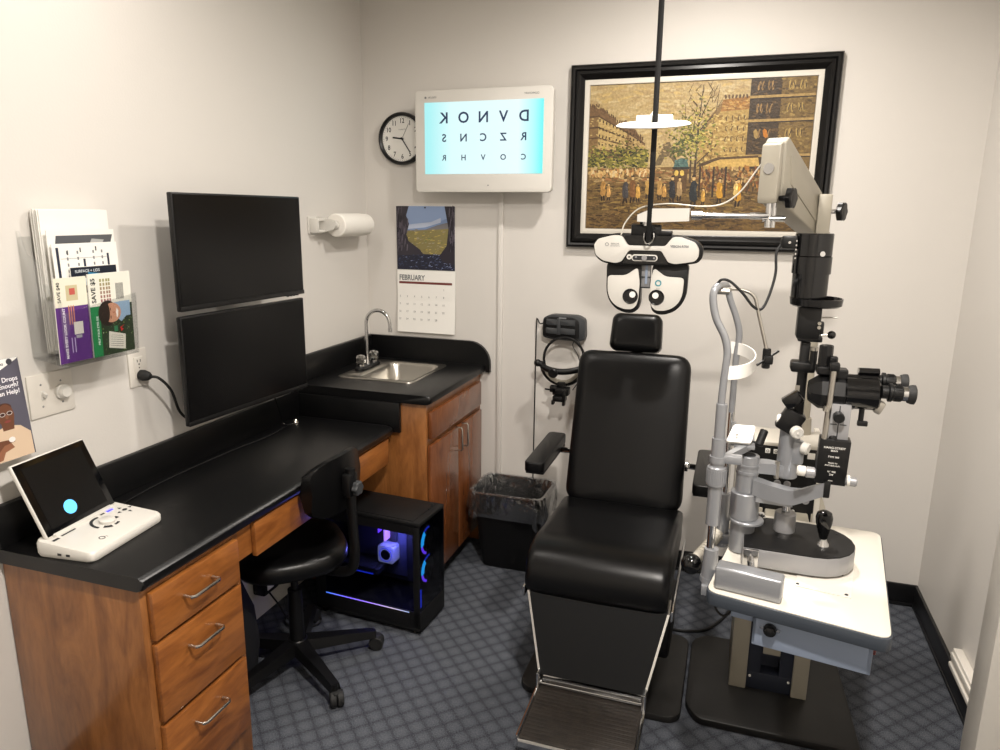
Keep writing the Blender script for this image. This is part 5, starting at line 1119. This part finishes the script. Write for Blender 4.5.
# middle houses
px_poly(((490, 420), (494, 300), (560, 222), (660, 216), (660, 420)), rgb(178, 148, 86)); px_poly(((560, 222), (566, 182), (660, 172), (660, 216)), rgb(156, 112, 58)); px_poly(((566, 186), (560, 222), (500, 290), (500, 268)), rgb(140, 112, 70))
for k in range(260): dab(rn.uniform(505, 655), rn.uniform(230, 400), rn.uniform(6, 16), rn.uniform(4, 9), rn.choice([rgb(196, 166, 100), rgb(160, 130, 74), rgb(206, 180, 116), rgb(142, 112, 62)]), .1)
for k in range(80): dab(rn.uniform(566, 655), rn.uniform(182, 214), 12, 6, rn.choice([rgb(176, 126, 60), rgb(146, 104, 54), rgb(190, 150, 86)]))
for r_ in range(4):
    for c in range(4): dab(584 + c * 20, 245 + r_ * 36, 8, 20, rgb(108, 84, 48)); dab(586 + c * 20, 245 + r_ * 36, 3, 16, rgb(196, 170, 110))
    for c in range(4): dab(512 + c * 13, 330 - c * 16 + r_ * 28, 4, 14, rgb(110, 88, 54))
for c in range(7): dab(574 + c * 12, 172, 6, 16, rgb(96, 72, 50))
# dark houses on the right
px_poly(((656, 100), (760, 100), (760, 420), (656, 420)), rgb(66, 52, 36)); px_poly(((758, 100), (880, 100), (880, 560), (758, 430)), rgb(122, 98, 56))
for k in range(420):
    x = rn.uniform(660, 868); y = rn.uniform(118, 440); dab(x, y, rn.uniform(6, 18), rn.uniform(4, 10), rn.choice([rgb(80, 62, 42), rgb(54, 43, 32), rgb(96, 74, 46)] if x < 758 else [rgb(138, 112, 62), rgb(112, 88, 48), rgb(154, 128, 74), rgb(96, 76, 44)]), .15)
for r_, y in enumerate((140, 215, 300)):
    for x in (690, 722, 790, 826):
        for d_ in (-6, 6): dab(x + d_, y, 8, 34, rgb(176, 148, 86) if x > 760 else rgb(150, 118, 72)); dab(x + d_ + 2, y, 3, 26, rgb(60, 44, 34))
dab(716, 300, 14, 34, rgb(206, 128, 40)); dab(685, 302, 14, 34, rgb(170, 140, 84))
for y in (172, 252, 372): px_poly(((656, y), (870, y - 2), (870, y + 6), (656, y + 9)), rgb(176, 146, 90)); px_poly(((656, y + 9), (870, y + 6), (870, y + 10), (656, y + 14)), rgb(48, 36, 30))
# awning and shop fronts
px_poly(((496, 402), (560, 380), (700, 374), (700, 384), (560, 392), (500, 414)), rgb(92, 70, 44)); px_poly(((516, 410), (560, 388), (700, 382), (706, 412), (560, 414)), rgb(206, 170, 96))
for k in range(200): dab(rn.uniform(506, 760), rn.uniform(416, 500), rn.uniform(4, 9), rn.uniform(8, 22), rn.choice([rgb(140, 88, 50), rgb(176, 122, 62), rgb(112, 74, 44), rgb(196, 160, 104), rgb(80, 60, 40)]))
for x in (500, 548, 590): px_poly(((x, 412), (x + 7, 412), (x + 8, 520), (x + 1, 520)), rgb(60, 46, 34))
# trees in the middle
def limb(x0, y0, x1, y1, w0, w1, col=rgb(78, 62, 46)):
    dx, dy = x1 - x0, y1 - y0; L_ = math.hypot(dx, dy); nx, ny = -dy / L_, dx / L_
    px_poly(((x0 - nx * w0, y0 - ny * w0), (x0 + nx * w0, y0 + ny * w0), (x1 + nx * w1, y1 + ny * w1), (x1 - nx * w1, y1 - ny * w1)), col)
for a_ in ((484, 470, 486, 300, 5, 3), (486, 300, 496, 128, 3, 1), (470, 470, 466, 330, 4, 2), (466, 330, 478, 200, 2, 1), (486, 330, 440, 250, 2, .8), (488, 290, 545, 220, 2, .8), (490, 250, 530, 150, 1.6, .6), (466, 330, 430, 290, 1.6, .7), (545, 220, 552, 128, 1, .5), (490, 400, 560, 330, 2.4, 1), (492, 410, 590, 380, 2, .8), (440, 250, 436, 190, 1, .5), (530, 150, 510, 120, 1, .4)): limb(*a_)
for k in range(30): x, y = rn.uniform(440, 550), rn.uniform(130, 300); limb(x, y, x + rn.uniform(-22, 22), y - rn.uniform(10, 34), 1.0, .4)
for k in range(420):
    x = rn.gauss(466, 36); y = rn.gauss(305, 48)
    if y > 400 or y < 150: continue
    dab(x, y, rn.uniform(4, 10), rn.uniform(3, 8), rn.choice([rgb(150, 146, 66), rgb(180, 168, 84), rgb(110, 112, 56), rgb(196, 178, 96), rgb(80, 84, 48)]))
for k in range(60): dab(rn.gauss(425, 18), rn.gauss(355, 18), 7, 6, rn.choice([rgb(80, 86, 54), rgb(112, 116, 62)]))
# kiosk
px_poly(((408, 412), (412, 396), (424, 384), (436, 380), (448, 384), (458, 396), (462, 412)), rgb(84, 112, 104)); px_poly(((404, 412), (466, 412), (464, 420), (406, 420)), rgb(50, 50, 44)); px_poly(((410, 420), (460, 420), (458, 500), (412, 500)), rgb(96, 72, 46))
for x in (420, 440): dab(x, 434, 14, 22, rgb(226, 190, 96), .05)
for k in range(16): dab(rn.uniform(414, 456), rn.uniform(386, 408), 8, 5, rn.choice([rgb(104, 134, 124), rgb(66, 90, 88)]))
# people walking
def figure(x, y, s, body, head=rgb(214, 178, 120), hat=None):
    s *= 1.35
    dab(x, y - 20 * s, 13 * s, 26 * s, body, .1); dab(x + 1, y - 2 * s, 15 * s, 26 * s, body, .2); dab(x - 3 * s, y + 16 * s, 4 * s, 16 * s, rgb(50, 38, 30)); dab(x + 4 * s, y + 15 * s, 4 * s, 16 * s, rgb(50, 38, 30)); dab(x, y - 36 * s, 6 * s, 8 * s, head, .05)
    dab(x, y - 41 * s, 8 * s, 4 * s, hat or rgb(56, 42, 34)); dab(x + 4 * s, y - 16 * s, 4 * s, 16 * s, tuple(min(1, c * 1.6) for c in body[:3]))
for a_ in ((150, 505, 1.0, rgb(176, 132, 70)), (172, 512, .75, rgb(196, 150, 86)), (235, 512, 1.1, rgb(70, 66, 66)), (262, 508, 1.15, rgb(128, 88, 50)), (283, 515, .8, rgb(206, 158, 76)), (318, 500, .9, rgb(190, 150, 80)), (362, 502, .95, rgb(176, 136, 76)), (380, 512, .75, rgb(200, 150, 80)),
           (408, 510, 1.15, rgb(44, 44, 46)), (434, 505, 1.0, rgb(170, 140, 96)), (484, 520, 1.35, rgb(44, 48, 50)), (520, 528, .7, rgb(206, 158, 76)), (576, 512, 1.05, rgb(196, 144, 50)), (640, 520, 1.15, rgb(206, 148, 50)), (632, 505, .8, rgb(230, 196, 120))): figure(*a_)
# painter's scrawl near the lower right corner
for k in range(9): limb(716 + k * 4, 596 - (k % 3) * 3, 719 + k * 4, 588 + (k % 2) * 6, .8, .6, rgb(216, 188, 130))
mb.build('canvas', ['oil_paint', 'ink'], t, 0)

# ================================================================== head-worn scope hanging on its wall charger
t = thing('headset_charger', 'dark grey ribbed charging cradle on the back wall left of the chair back', 'charger', (1.03, 0, 1.07))
F = wallY(1.022, 1.122, -.002)
mat('charcoal', rgb(52, 54, 56), 0.55)
body = smoothpoly([(-.098, .046), (-.06, .060), (.06, .060), (.095, .044), (.100, -.046), (.07, -.058), (-.07, -.052), (-.100, -.044)], .014)
mb = MB(F); mb.prism(body, I4, .05, .006, 2); mb.build('back_shell', 'charcoal', t)
mb = MB(F); mb.prism(smoothpoly([(-.095, .040), (-.06, .052), (.045, .052), (.070, .038), (.074, -.046), (.045, -.048), (-.06, -.042), (-.095, -.036)], .012), Matrix.Translation((-.002, 0, .048)), .012, .003)
mb.mat(1)
for x0, x1, y in ((-.08, -.03, .028), (-.015, .055, .028), (-.08, -.03, -.012), (-.015, .055, -.012)): mb.prism(smoothpoly([(x0, y - .012), (x1, y - .014), (x1, y + .012), (x0, y + .014)], .004), Matrix.Translation((0, 0, .059)), .008, .003)
mb.rbox((-.022, .008, .062), (.018, .075, .010), None, .003); mb.mat(2).rbox((-.005, .048, .061), (.034, .006, .003))
mb.build('ribbed_front', ['plastic_matte', 'charcoal', 'ink_grey'], t)
mb = MB(); mb.tube([(.925, -.03, 1.14), (.905, -.035, 1.135), (.89, -.02, 1.15), (.880, -.006, 1.155)], .003, 8); mb.build('power_lead', 'rubber', t)
t = thing('head_scope', 'black head-worn eye scope hanging from the charger by its headband', 'headset', (1.02, -.10, .80))
mb = MB(); P = []
for k in range(13):
    a_ = math.radians(200 - 220 * k / 12); P.append((1.035 + .095 * math.cos(a_), -.085, .985 + .100 * math.sin(a_)))
mb.tube(P, .003, 8, 3, flat=2.0); mb.build('crown_strap', 'plastic_black', t)
mb = MB(); P = []
for k in range(13):
    a_ = math.radians(175 + 190 * k / 12); P.append((1.030 + .092 * math.cos(a_), -.10 - .01 * math.sin(a_), .962 + .090 * math.sin(a_)))
mb.tube(P, .009, 8, 3, flat=1.5); mb.build('headband', 'plastic_black', t)
mb = MB(); mb.tube([(.945, -.13, .955), (.98, -.145, .945), (1.03, -.15, .940), (1.08, -.145, .945), (1.12, -.13, .955)], .013, 10, 4, flat=1.1); mb.cyl((1.005, -.150, .936), (1.005, -.175, .934), .022, ch=.004); mb.build('brow_band', 'plastic_black', t)
mb = MB(); mb.cyl((.915, -.12, .966), (.945, -.12, .962), .014, ch=.004); mb.sph((.920, -.12, .967), .017); mb.build('band_knob', 'plastic_black', t)
mb = MB(); L = []
for k in range(9):
    a_ = math.radians(200 + 140 * k / 8); L.append([(1.03 + r_ * math.cos(a_), -.105 + o_, .962 + r_ * math.sin(a_)) for r_, o_ in ((.088, 0), (.072, 0), (.072, .012), (.088, .012))])
mb.loft(L); mb.build('brow_pad', 'beige_enamel', t)
mb = MB(); mb.rbox((1.035, -.12, .845), (.075, .05, .035), None, .005); mb.rbox((1.03, -.13, .812), (.058, .045, .026), None, .004); mb.rbox((1.0, -.13, .855), (.03, .03, .03), None, .004); mb.cyl((.96, -.13, .850), (.99, -.13, .848), .004); mb.box(1.015, 1.05, -.125, -.105, .85, .885, .003); mb.rbox((1.055, -.15, .83), (.014, .02, .05), None, .003)
mb.rbox((1.0, -.13, .792), (.012, .03, .02), None, .003); mb.rbox((1.05, -.13, .790), (.012, .03, .02), None, .003); mb.build('optic_block', 'plastic_black', t)
mb = MB(); mb.tube([(1.085, -.11, .85), (1.12, -.10, .92), (1.10, -.08, 1.0), (1.07, -.07, 1.05), (1.09, -.075, 1.08), (1.115, -.08, 1.03), (1.12, -.09, .98)], .0022, 6); mb.build('lead', 'rubber', t)
mb = MB(); mb.tube([(.880, -.004, 1.155), (.8785, -.004, 1.10), (.878, -.004, .6), (.878, -.004, .11)], .0028, 6, 0)
solo(mb, 'wall_wire', 'plastic_matte', 'thin wire running straight down the back wall from the headset charger', 'wire', (.878, -.004, .6))
mb = MB(); mb.box(.795, .803, -.005, 0, .1, .1) if False else None
solo(MB(wallY(1.10, .735, 0)).rbox((0, 0, .006), (.07, .05, .012), None, .002), 'wall_jack', 'plastic_white', 'small white jack plate on the back wall under the head scope, beside the chair', 'jack plate', (1.10, 0, .735))
t_ = bpy.data.objects

# ================================================================== task chair pushed in at the desk
CA = math.radians(-2)
CM = Matrix.Translation((.335, -1.225, 0)) @ Matrix.Rotation(CA, 4, 'Z')     # local +X points to the backrest side
t = thing('task_chair', 'small black office chair on castors pushed under the desk', 'chair', (.335, -1.225, 0), None, CA)
mb = MB(CM); L = []
for sc_, z in ((.75, .425), (.95, .432), (1.0, .450), (.995, .475), (.95, .492), (.80, .500), (.5, .497), (.2, .494)):
    P = []
    for k in range(40):
        a_ = 2 * PI * k / 40; r_ = .203 * (1 + .05 * math.cos(4 * a_)) ; c_ = math.cos(a_); P.append((r_ * sc_ * c_ * 1.0 - .01, r_ * sc_ * math.sin(a_) * 1.03, z - (.018 if c_ < -.5 else 0) * sc_ * (-c_ - .5) * 2))
    L.append(P)
mb.loft(L); mb.build('seat', 'leather', t, 60)
mb = MB(CM); L = []
for k in range(9):
    q = -1 + k / 4; y = .140 * q; x = .222 - .028 * q * q; hh_ = .098 * (1 - .30 * q ** 4) ; 
    L.append([(x + dx, y, .745 + hh_ * s_) for dx, s_ in ((0, -1), (-.012, -1.04), (-.03, -.9), (-.042, 0), (-.034, .9), (-.012, 1.04), (0, 1), (.006, 0))])
L = [[(L[0][i][0], L[0][i][1] - .006, .745 + (L[0][i][2] - .745) * .7) for i in range(8)]] + L + [[(L[-1][i][0], L[-1][i][1] + .006, .745 + (L[-1][i][2] - .745) * .7) for i in range(8)]]
mb.loft(L); mb.build('backrest', 'leather', t, 50)
mb = MB(CM); mb.tube([(.06, 0, .415), (.15, 0, .412), (.235, 0, .43), (.256, 0, .50), (.252, 0, .60), (.248, 0, .80)], .012, 10, 6, flat=1.6); b_ = mb.build('back_bar', 'plastic_black', t)
mb = MB(CM); mb.rbox((.246, 0, .745), (.036, .05, .08), None, .008); mb.build('bar_clamp', 'plastic_black', t)
mb = MB(CM); knob(mb, (.262, 0, .735), (1, 0, 0), .023, .024); mb.build('adjust_knob', 'charcoal', t)
mb = MB(CM); mb.rbox((0, 0, .415), (.16, .12, .03), None, .006); mb.cyl((0, 0, .30), (0, 0, .42), .013); mb.cyl((0, .06, .41), (.02, .22, .405), .005); mb.build('seat_plate', 'plastic_black', t)
mb = MB(CM); mb.cyl((0, 0, .08), (0, 0, .31), .027, .025); mb.build('gas_column', 'plastic_black', t)
mb = MB(CM); mb.cyl((0, 0, .065), (0, 0, .115), .045, .036, ch=.004); mb.build('hub', 'plastic_black', t)
for k in range(5):
    a_ = math.radians(-31 + 72 * k) - CA; e_ = V((math.cos(a_), math.sin(a_), 0)); s_ = V((-e_.y, e_.x, 0))
    mb = MB(CM); mb.loft([[e_ * .03 + s_ * w_ + V((0, 0, z)) for w_, z in ((-.032, .070), (.032, .070), (.024, .112), (-.024, .112))], [e_ * .20 + s_ * w_ + V((0, 0, z)) for w_, z in ((-.023, .060), (.023, .060), (.016, .092), (-.016, .092))], [e_ * .285 + s_ * w_ + V((0, 0, z)) for w_, z in ((-.020, .054), (.020, .054), (.014, .080), (-.014, .080))]])
    mb.cyl(e_ * .275 + V((0, 0, .048)), e_ * .275 + V((0, 0, .078)), .014); l_ = mb.build('leg', 'plastic_black', t)
    mb = MB(CM); c0 = e_ * .290 + V((0, 0, .0285)); ax = (e_ * .4 + s_).normalized()
    for sg in (-1, 1): mb.cyl(c0 + ax * .0015 * sg, c0 + ax * .023 * sg, .028, .027, ch=.003)
    mb.cyl(c0 - ax * .006, c0 + ax * .006, .012); mb.rbox(c0 + V((0, 0, .018)), (.03, .03, .02), (0, 0, a_), .005); mb.build('castor', 'rubber', l_)

# ================================================================== desktop computer with lit fans
PA = math.radians(-4)
PM = Matrix.Translation((.445, -.790, 0)) @ Matrix.Rotation(PA, 4, 'Z')
t = thing('desktop_computer', 'black computer tower with glass side and blue lit fans, on the floor', 'computer', (.445, -.790, 0), None, PA)
hx, hy, hz = .245, .105, .478
for nm, a, e in (('led_cyan', rgb(40, 190, 255), 2.2), ('led_purple', rgb(120, 70, 255), 2.2), ('led_violet', rgb(200, 150, 255), 2.6), ('led_blue', rgb(40, 70, 255), .9), ('led_white', rgb(200, 210, 255), .45)): mat(nm, a, .4, emit=a, es=e)
mb = MB(PM); mb.box(-hx, hx, -hy, hy, .018, .030, .002); mb.box(-hx, hx, -hy, hy, .46, hz, .006); mb.box(-hx, -hx + .008, -hy, hy, .018, hz, .002); mb.box(-hx, hx, hy - .006, hy, .018, hz, .002)
mb.box(-hx, hx - .05, -hy, -hy + .008, .030, .100, .002); mb.box(-hx, -hx + .05, -hy + .001, -hy + .006, .10, .46); mb.box(hx - .030, hx - .002, -hy, -hy + .006, .03, .46, .002); mb.box(-hx, hx, -hy + .001, -hy + .006, .425, .46)
mb.box(-hx + .01, hx - .01, -hy + .01, hy - .01, .092, .100)
for x in (-hx + .03, hx - .03):
    for y in (-hy + .02, hy - .02): mb.cyl((x, y, .001), (x, y, .02), .012)
mb.box(hx - .008, hx, -hy, hy, .018, .10, .002); mb.box(hx - .05, hx - .001, -hy, -hy + .006, .03, .10, .002); mb.box(hx - .03, hx - .02, -hy + .02, hy - .006, .1, .46)
c_ = mb.build('case', 'plastic_matte', t)
mb = MB(PM); mb.box(-hx + .03, hx - .03, -hy + .01, hy - .01, hz, hz + .003, .001); mb.mat(1).cyl((hx - .03, .03, hz), (hx - .03, .03, hz + .006), .004); mb.cyl((hx - .03, .06, hz), (hx - .03, .06, hz + .014), .003); mb.build('top_filter', ['plastic_matte', 'rubber'], t)
mb = MB(PM); mb.box(-hx + .05, hx - .03, -hy + .0015, -hy + .0045, .104, .425); mb.build('side_glass', 'smoke_glass', t)
mb = MB(PM); mb.box(hx - .003, hx, -hy + .004, hy - .002, .104, .458); mb.build('front_glass', 'smoke_glass', t)
mb = MB(PM); mb.box(-hx + .05, hx - .05, -hy - .0008, -hy + .001, .093, .097); mb.mat(0); 
sm = mat('led_rainbow', rgb(120, 120, 255), .4, emit=rgb(120, 110, 255), es=1.1); nt = sm.node_tree; b = nt.nodes['Principled BSDF']; tc = nt.nodes.new('ShaderNodeTexCoord'); sx = nt.nodes.new('ShaderNodeSeparateXYZ'); nt.links.new(tc.outputs['Object'], sx.inputs[0]); mr = nt.nodes.new('ShaderNodeMapRange'); mr.inputs['From Min'].default_value = -.2; mr.inputs['From Max'].default_value = .2; nt.links.new(sx.outputs['X'], mr.inputs['Value']); cr = nt.nodes.new('ShaderNodeValToRGB'); nt.links.new(mr.outputs['Result'], cr.inputs['Fac']); nt.links.new(cr.outputs['Color'], b.inputs['Emission Color'])
cr.color_ramp.elements[0].color = rgb(60, 130, 255); cr.color_ramp.elements[1].color = rgb(120, 150, 140)
for p_, c in ((.3, rgb(120, 90, 255)), (.55, rgb(160, 120, 230)), (.8, rgb(190, 170, 160))): e = cr.color_ramp.elements.new(p_); e.color = c
mb.build('light_strip', 'led_rainbow', t)
# inside: board, cooler, memory, graphics card
mb = MB(PM); mb.box(-.17, .14, .055, .065, .13, .44); mb.mat(1).box(-.14, .10, .05, .055, .15, .43, .001); mb.mat(0)
for x, z, w_, h_ in ((-.11, .38, .05, .06), (-.04, .40, .07, .03), (.03, .30, .03, .05), (-.06, .2, .12, .02)): mb.box(x, x + w_, .038, .05, z, z + h_, .003)
mb.box(-.15, .02, -.05, .05, .185, .212, .006); mb.box(-.15, .00, -.052, .05, .212, .216, .003)
mat('board_grey', rgb(92, 96, 118), .5); mb.build('circuit_board', ['charcoal', 'board_grey'], t)
mb = MB(PM); mb.prism(rrect(0, 0, .075, .075, .012, 4), PM.inverted() @ PM @ frame((.032, .045, .262), (1, 0, 0), (0, 0, 1)), .05, .004); mb.mat(1)
mb.lathe((.032, -.006, .262), (0, -1, 0), [(.022, 0), (.022, .0015), (0, .0015)], 24); mb.mat(2).lathe((.032, -.006, .262), (0, -1, 0), [(.030, 0), (.030, .0012), (.028, .0012), (.028, 0)], 28); mb.build('cpu_cooler', ['led_white', 'ink', 'led_blue'], t)
mb = MB(PM); mb.box(.022, .029, .0, .04, .318, .405, .001); mb.build('memory_light', 'led_violet', t)
mb = MB(PM); mb.box(-.006, -.002, .0, .03, .35, .40, .001); mb.build('memory_stick', 'led_purple', t)
mb = MB(PM); mb.box(-.10, .0, -.053, -.050, .190, .194); mb.build('card_light', 'led_blue', t)
# front fans
for z in (.375, .255):
    mb = MB(PM); mb.lathe((hx - .018, -.02, z), (1, 0, 0), [(.058, 0), (.062, .002), (.062, .008), (.058, .010), (.055, .008), (.055, .002), (.058, 0)], 32)
    for k in range(9):
        a_ = 2 * PI * k / 9; mb.loft([[(hx - .014 + o_, -.02 + r_ * math.cos(a_ + tw2), z + r_ * math.sin(a_ + tw2)) for r_, tw2, o_ in ((.014, 0, 0), (.054, .25, .002), (.054, .6, -.002), (.014, .5, -.002))], [(hx - .012 + o_, -.02 + r_ * math.cos(a_ + tw2), z + r_ * math.sin(a_ + tw2)) for r_, tw2, o_ in ((.014, 0, 0), (.054, .25, .002), (.054, .6, -.002), (.014, .5, -.002))]])
    mb.cyl((hx - .018, -.02, z), (hx - .008, -.02, z), .015); f_ = mb.build('fan', 'plastic_black', t)
    for nm, a0, a1, r0, r1 in (('led_cyan', 125, 190, .036, .056), ('led_blue', 80, 125, .050, .056), ('led_purple', 190, 250, .046, .056)):
        L = []
        for k in range(13):
            a_ = math.radians(a0 + (a1 - a0) * k / 12); L.append([(hx - .009 + o_, -.02 + r_ * math.cos(a_), z + r_ * math.sin(a_)) for r_, o_ in ((r0, 0), (r1, 0), (r1, .003), (r0, .003))])
        mb = MB(PM); mb.loft(L); mb.build('fan_light', nm, f_)
mb = MB(PM); mb.box(hx - .010, hx - .006, -hy + .012, -hy + .024, .115, .19); mb.build('corner_light', 'led_blue', t)
mb = MB(); mb.tube([(.62, -.67, .004), (.64, -.60, .004), (.60, -.58, .004)], .003, 6)
# things under the desk
mb = MB(); L = []
for k in range(9):
    z = .005 + .42 * k / 8; s_ = .98 if k in (0,) else 1 + .04 * math.sin(k * 1.1); s_ *= (1 - .35 * max(0, (k - 5) / 3)); L.append([(.125 + x * s_ + .01 * math.sin(k + y * 30), -1.445 + y * s_, z) for x, y in rrect(0, 0, .21, .32, .04, 5)])
mb.loft(L)
t = thing('tote_bag', 'dark soft bag on the floor under the desk beside the drawers', 'bag', (.12, -1.45, 0)); mb.build('bag_body', 'bag_cloth', t, 60)
mb = MB(); mb.tube([(.12, -1.52, .40), (.15, -1.49, .46), (.15, -1.42, .465), (.12, -1.37, .40)], .007, 8, 6, flat=1.6); mb.build('strap', 'bag_cloth', t)
t = thing('power_brick', 'black power adapter with white tag hanging under the desk behind the office chair', 'adapter', (.09, -1.0, .16))
mb = MB(); mb.box(.004, .06, -1.04, -.94, .12, .20, .008); mb.mat(1).box(.06, .063, -1.02, -.98, .14, .18, .001); mb.build('adapter_body', ['plastic_black', 'white'], t)
mb = MB(); mb.tube([(.04, -.99, .12), (.08, -.98, .06), (.14, -1.0, .015), (.22, -1.02, .008), (.26, -.96, .008), (.20, -.90, .008), (.12, -.93, .008), (.12, -1.0, .008), (.2, -1.05, .008)], .0035, 8); mb.build('adapter_cord', 'rubber', t)
# ------------------------------------------------------------------ lights and camera
mat('lamp_glow', rgb(255, 240, 215), 0.5, emit=rgb(255, 236, 206), es=3.0)
def downlight(x, y, power, label, spread=168, col=(1.0, 0.935, 0.865), size=0.13):
    t = thing('recessed_ceiling_light', label, 'ceiling light', (x, y, H - 0.012), 'recessed ceiling lights')
    mb = MB(); mb.lathe((x, y, H), (0, 0, -1), [(0.062, 0.0005), (0.09, 0.0005), (0.09, 0.006), (0.075, 0.012), (0.062, 0.010), (0.062, 0.0005)], 32); mb.build('trim_ring', 'plastic_white', t)
    mb = MB(); mb.lathe((x, y, H), (0, 0, -1), [(0, 0.001), (0.06, 0.001), (0.06, 0.005), (0, 0.005)], 24); mb.build('lens', 'lamp_glow', t)
    l = bpy.data.lights.new('downlight', 'AREA'); l.shape = 'DISK'; l.size = size; l.energy = power; l.color = col; l.spread = math.radians(spread)
    o = bpy.data.objects.new('lamp', l); COL.objects.link(o); o.location = (x, y, H - 0.02)
downlight(1.60, -0.86, 26, 'recessed round ceiling light above the examination chair')
downlight(0.47, -1.75, 8, 'recessed round ceiling light above the desk')
downlight(1.85, -2.55, 66, 'recessed round ceiling light nearest the door')
cam = bpy.data.cameras.new('camera'); co = bpy.data.objects.new('camera', cam); COL.objects.link(co)
CX, CY, CZ, YAW, PITCH, ROLL, F = 1.7529836, -3.2110953, 1.6318561, 0.31675437, 0.22271826, 0.01096077, 714.3356
cy_, sy_ = math.cos(YAW), math.sin(YAW)
f = V((-sy_ * math.cos(PITCH), cy_ * math.cos(PITCH), -math.sin(PITCH))); r = V((cy_, sy_, 0)); u = r.cross(f)
r2 = r * math.cos(ROLL) + u * math.sin(ROLL); u2 = -r * math.sin(ROLL) + u * math.cos(ROLL)
M = Matrix.Identity(4)
for i in range(3): M[i][0] = r2[i]; M[i][1] = u2[i]; M[i][2] = -f[i]
M[0][3], M[1][3], M[2][3] = CX, CY, CZ
co.matrix_world = M
cam.sensor_fit = 'HORIZONTAL'; cam.sensor_width = 36; cam.lens = F * 36 / 1000; cam.clip_start = 0.02
scene.camera = co
w = bpy.data.worlds.new('world'); w.use_nodes = True; scene.world = w
w.node_tree.nodes['Background'].inputs[0].default_value = (1, .95, .9, 1); w.node_tree.nodes['Background'].inputs[1].default_value = 0.2
scene.view_settings.view_transform = 'Standard'; scene.view_settings.look = 'None'; scene.view_settings.gamma = 1
scene.view_settings.use_curve_mapping = False; scene.view_settings.exposure = 0.06
scene.cycles.use_denoising = True
scene.cycles.max_bounces = 8

l = bpy.data.lights.new('case_glow', 'POINT'); l.energy = 2.0; l.color = (.25, .25, 1.0); l.shadow_soft_size = .03; o = bpy.data.objects.new('case_glow', l); COL.objects.link(o); o.location = PM @ V((.10, -.02, .36))
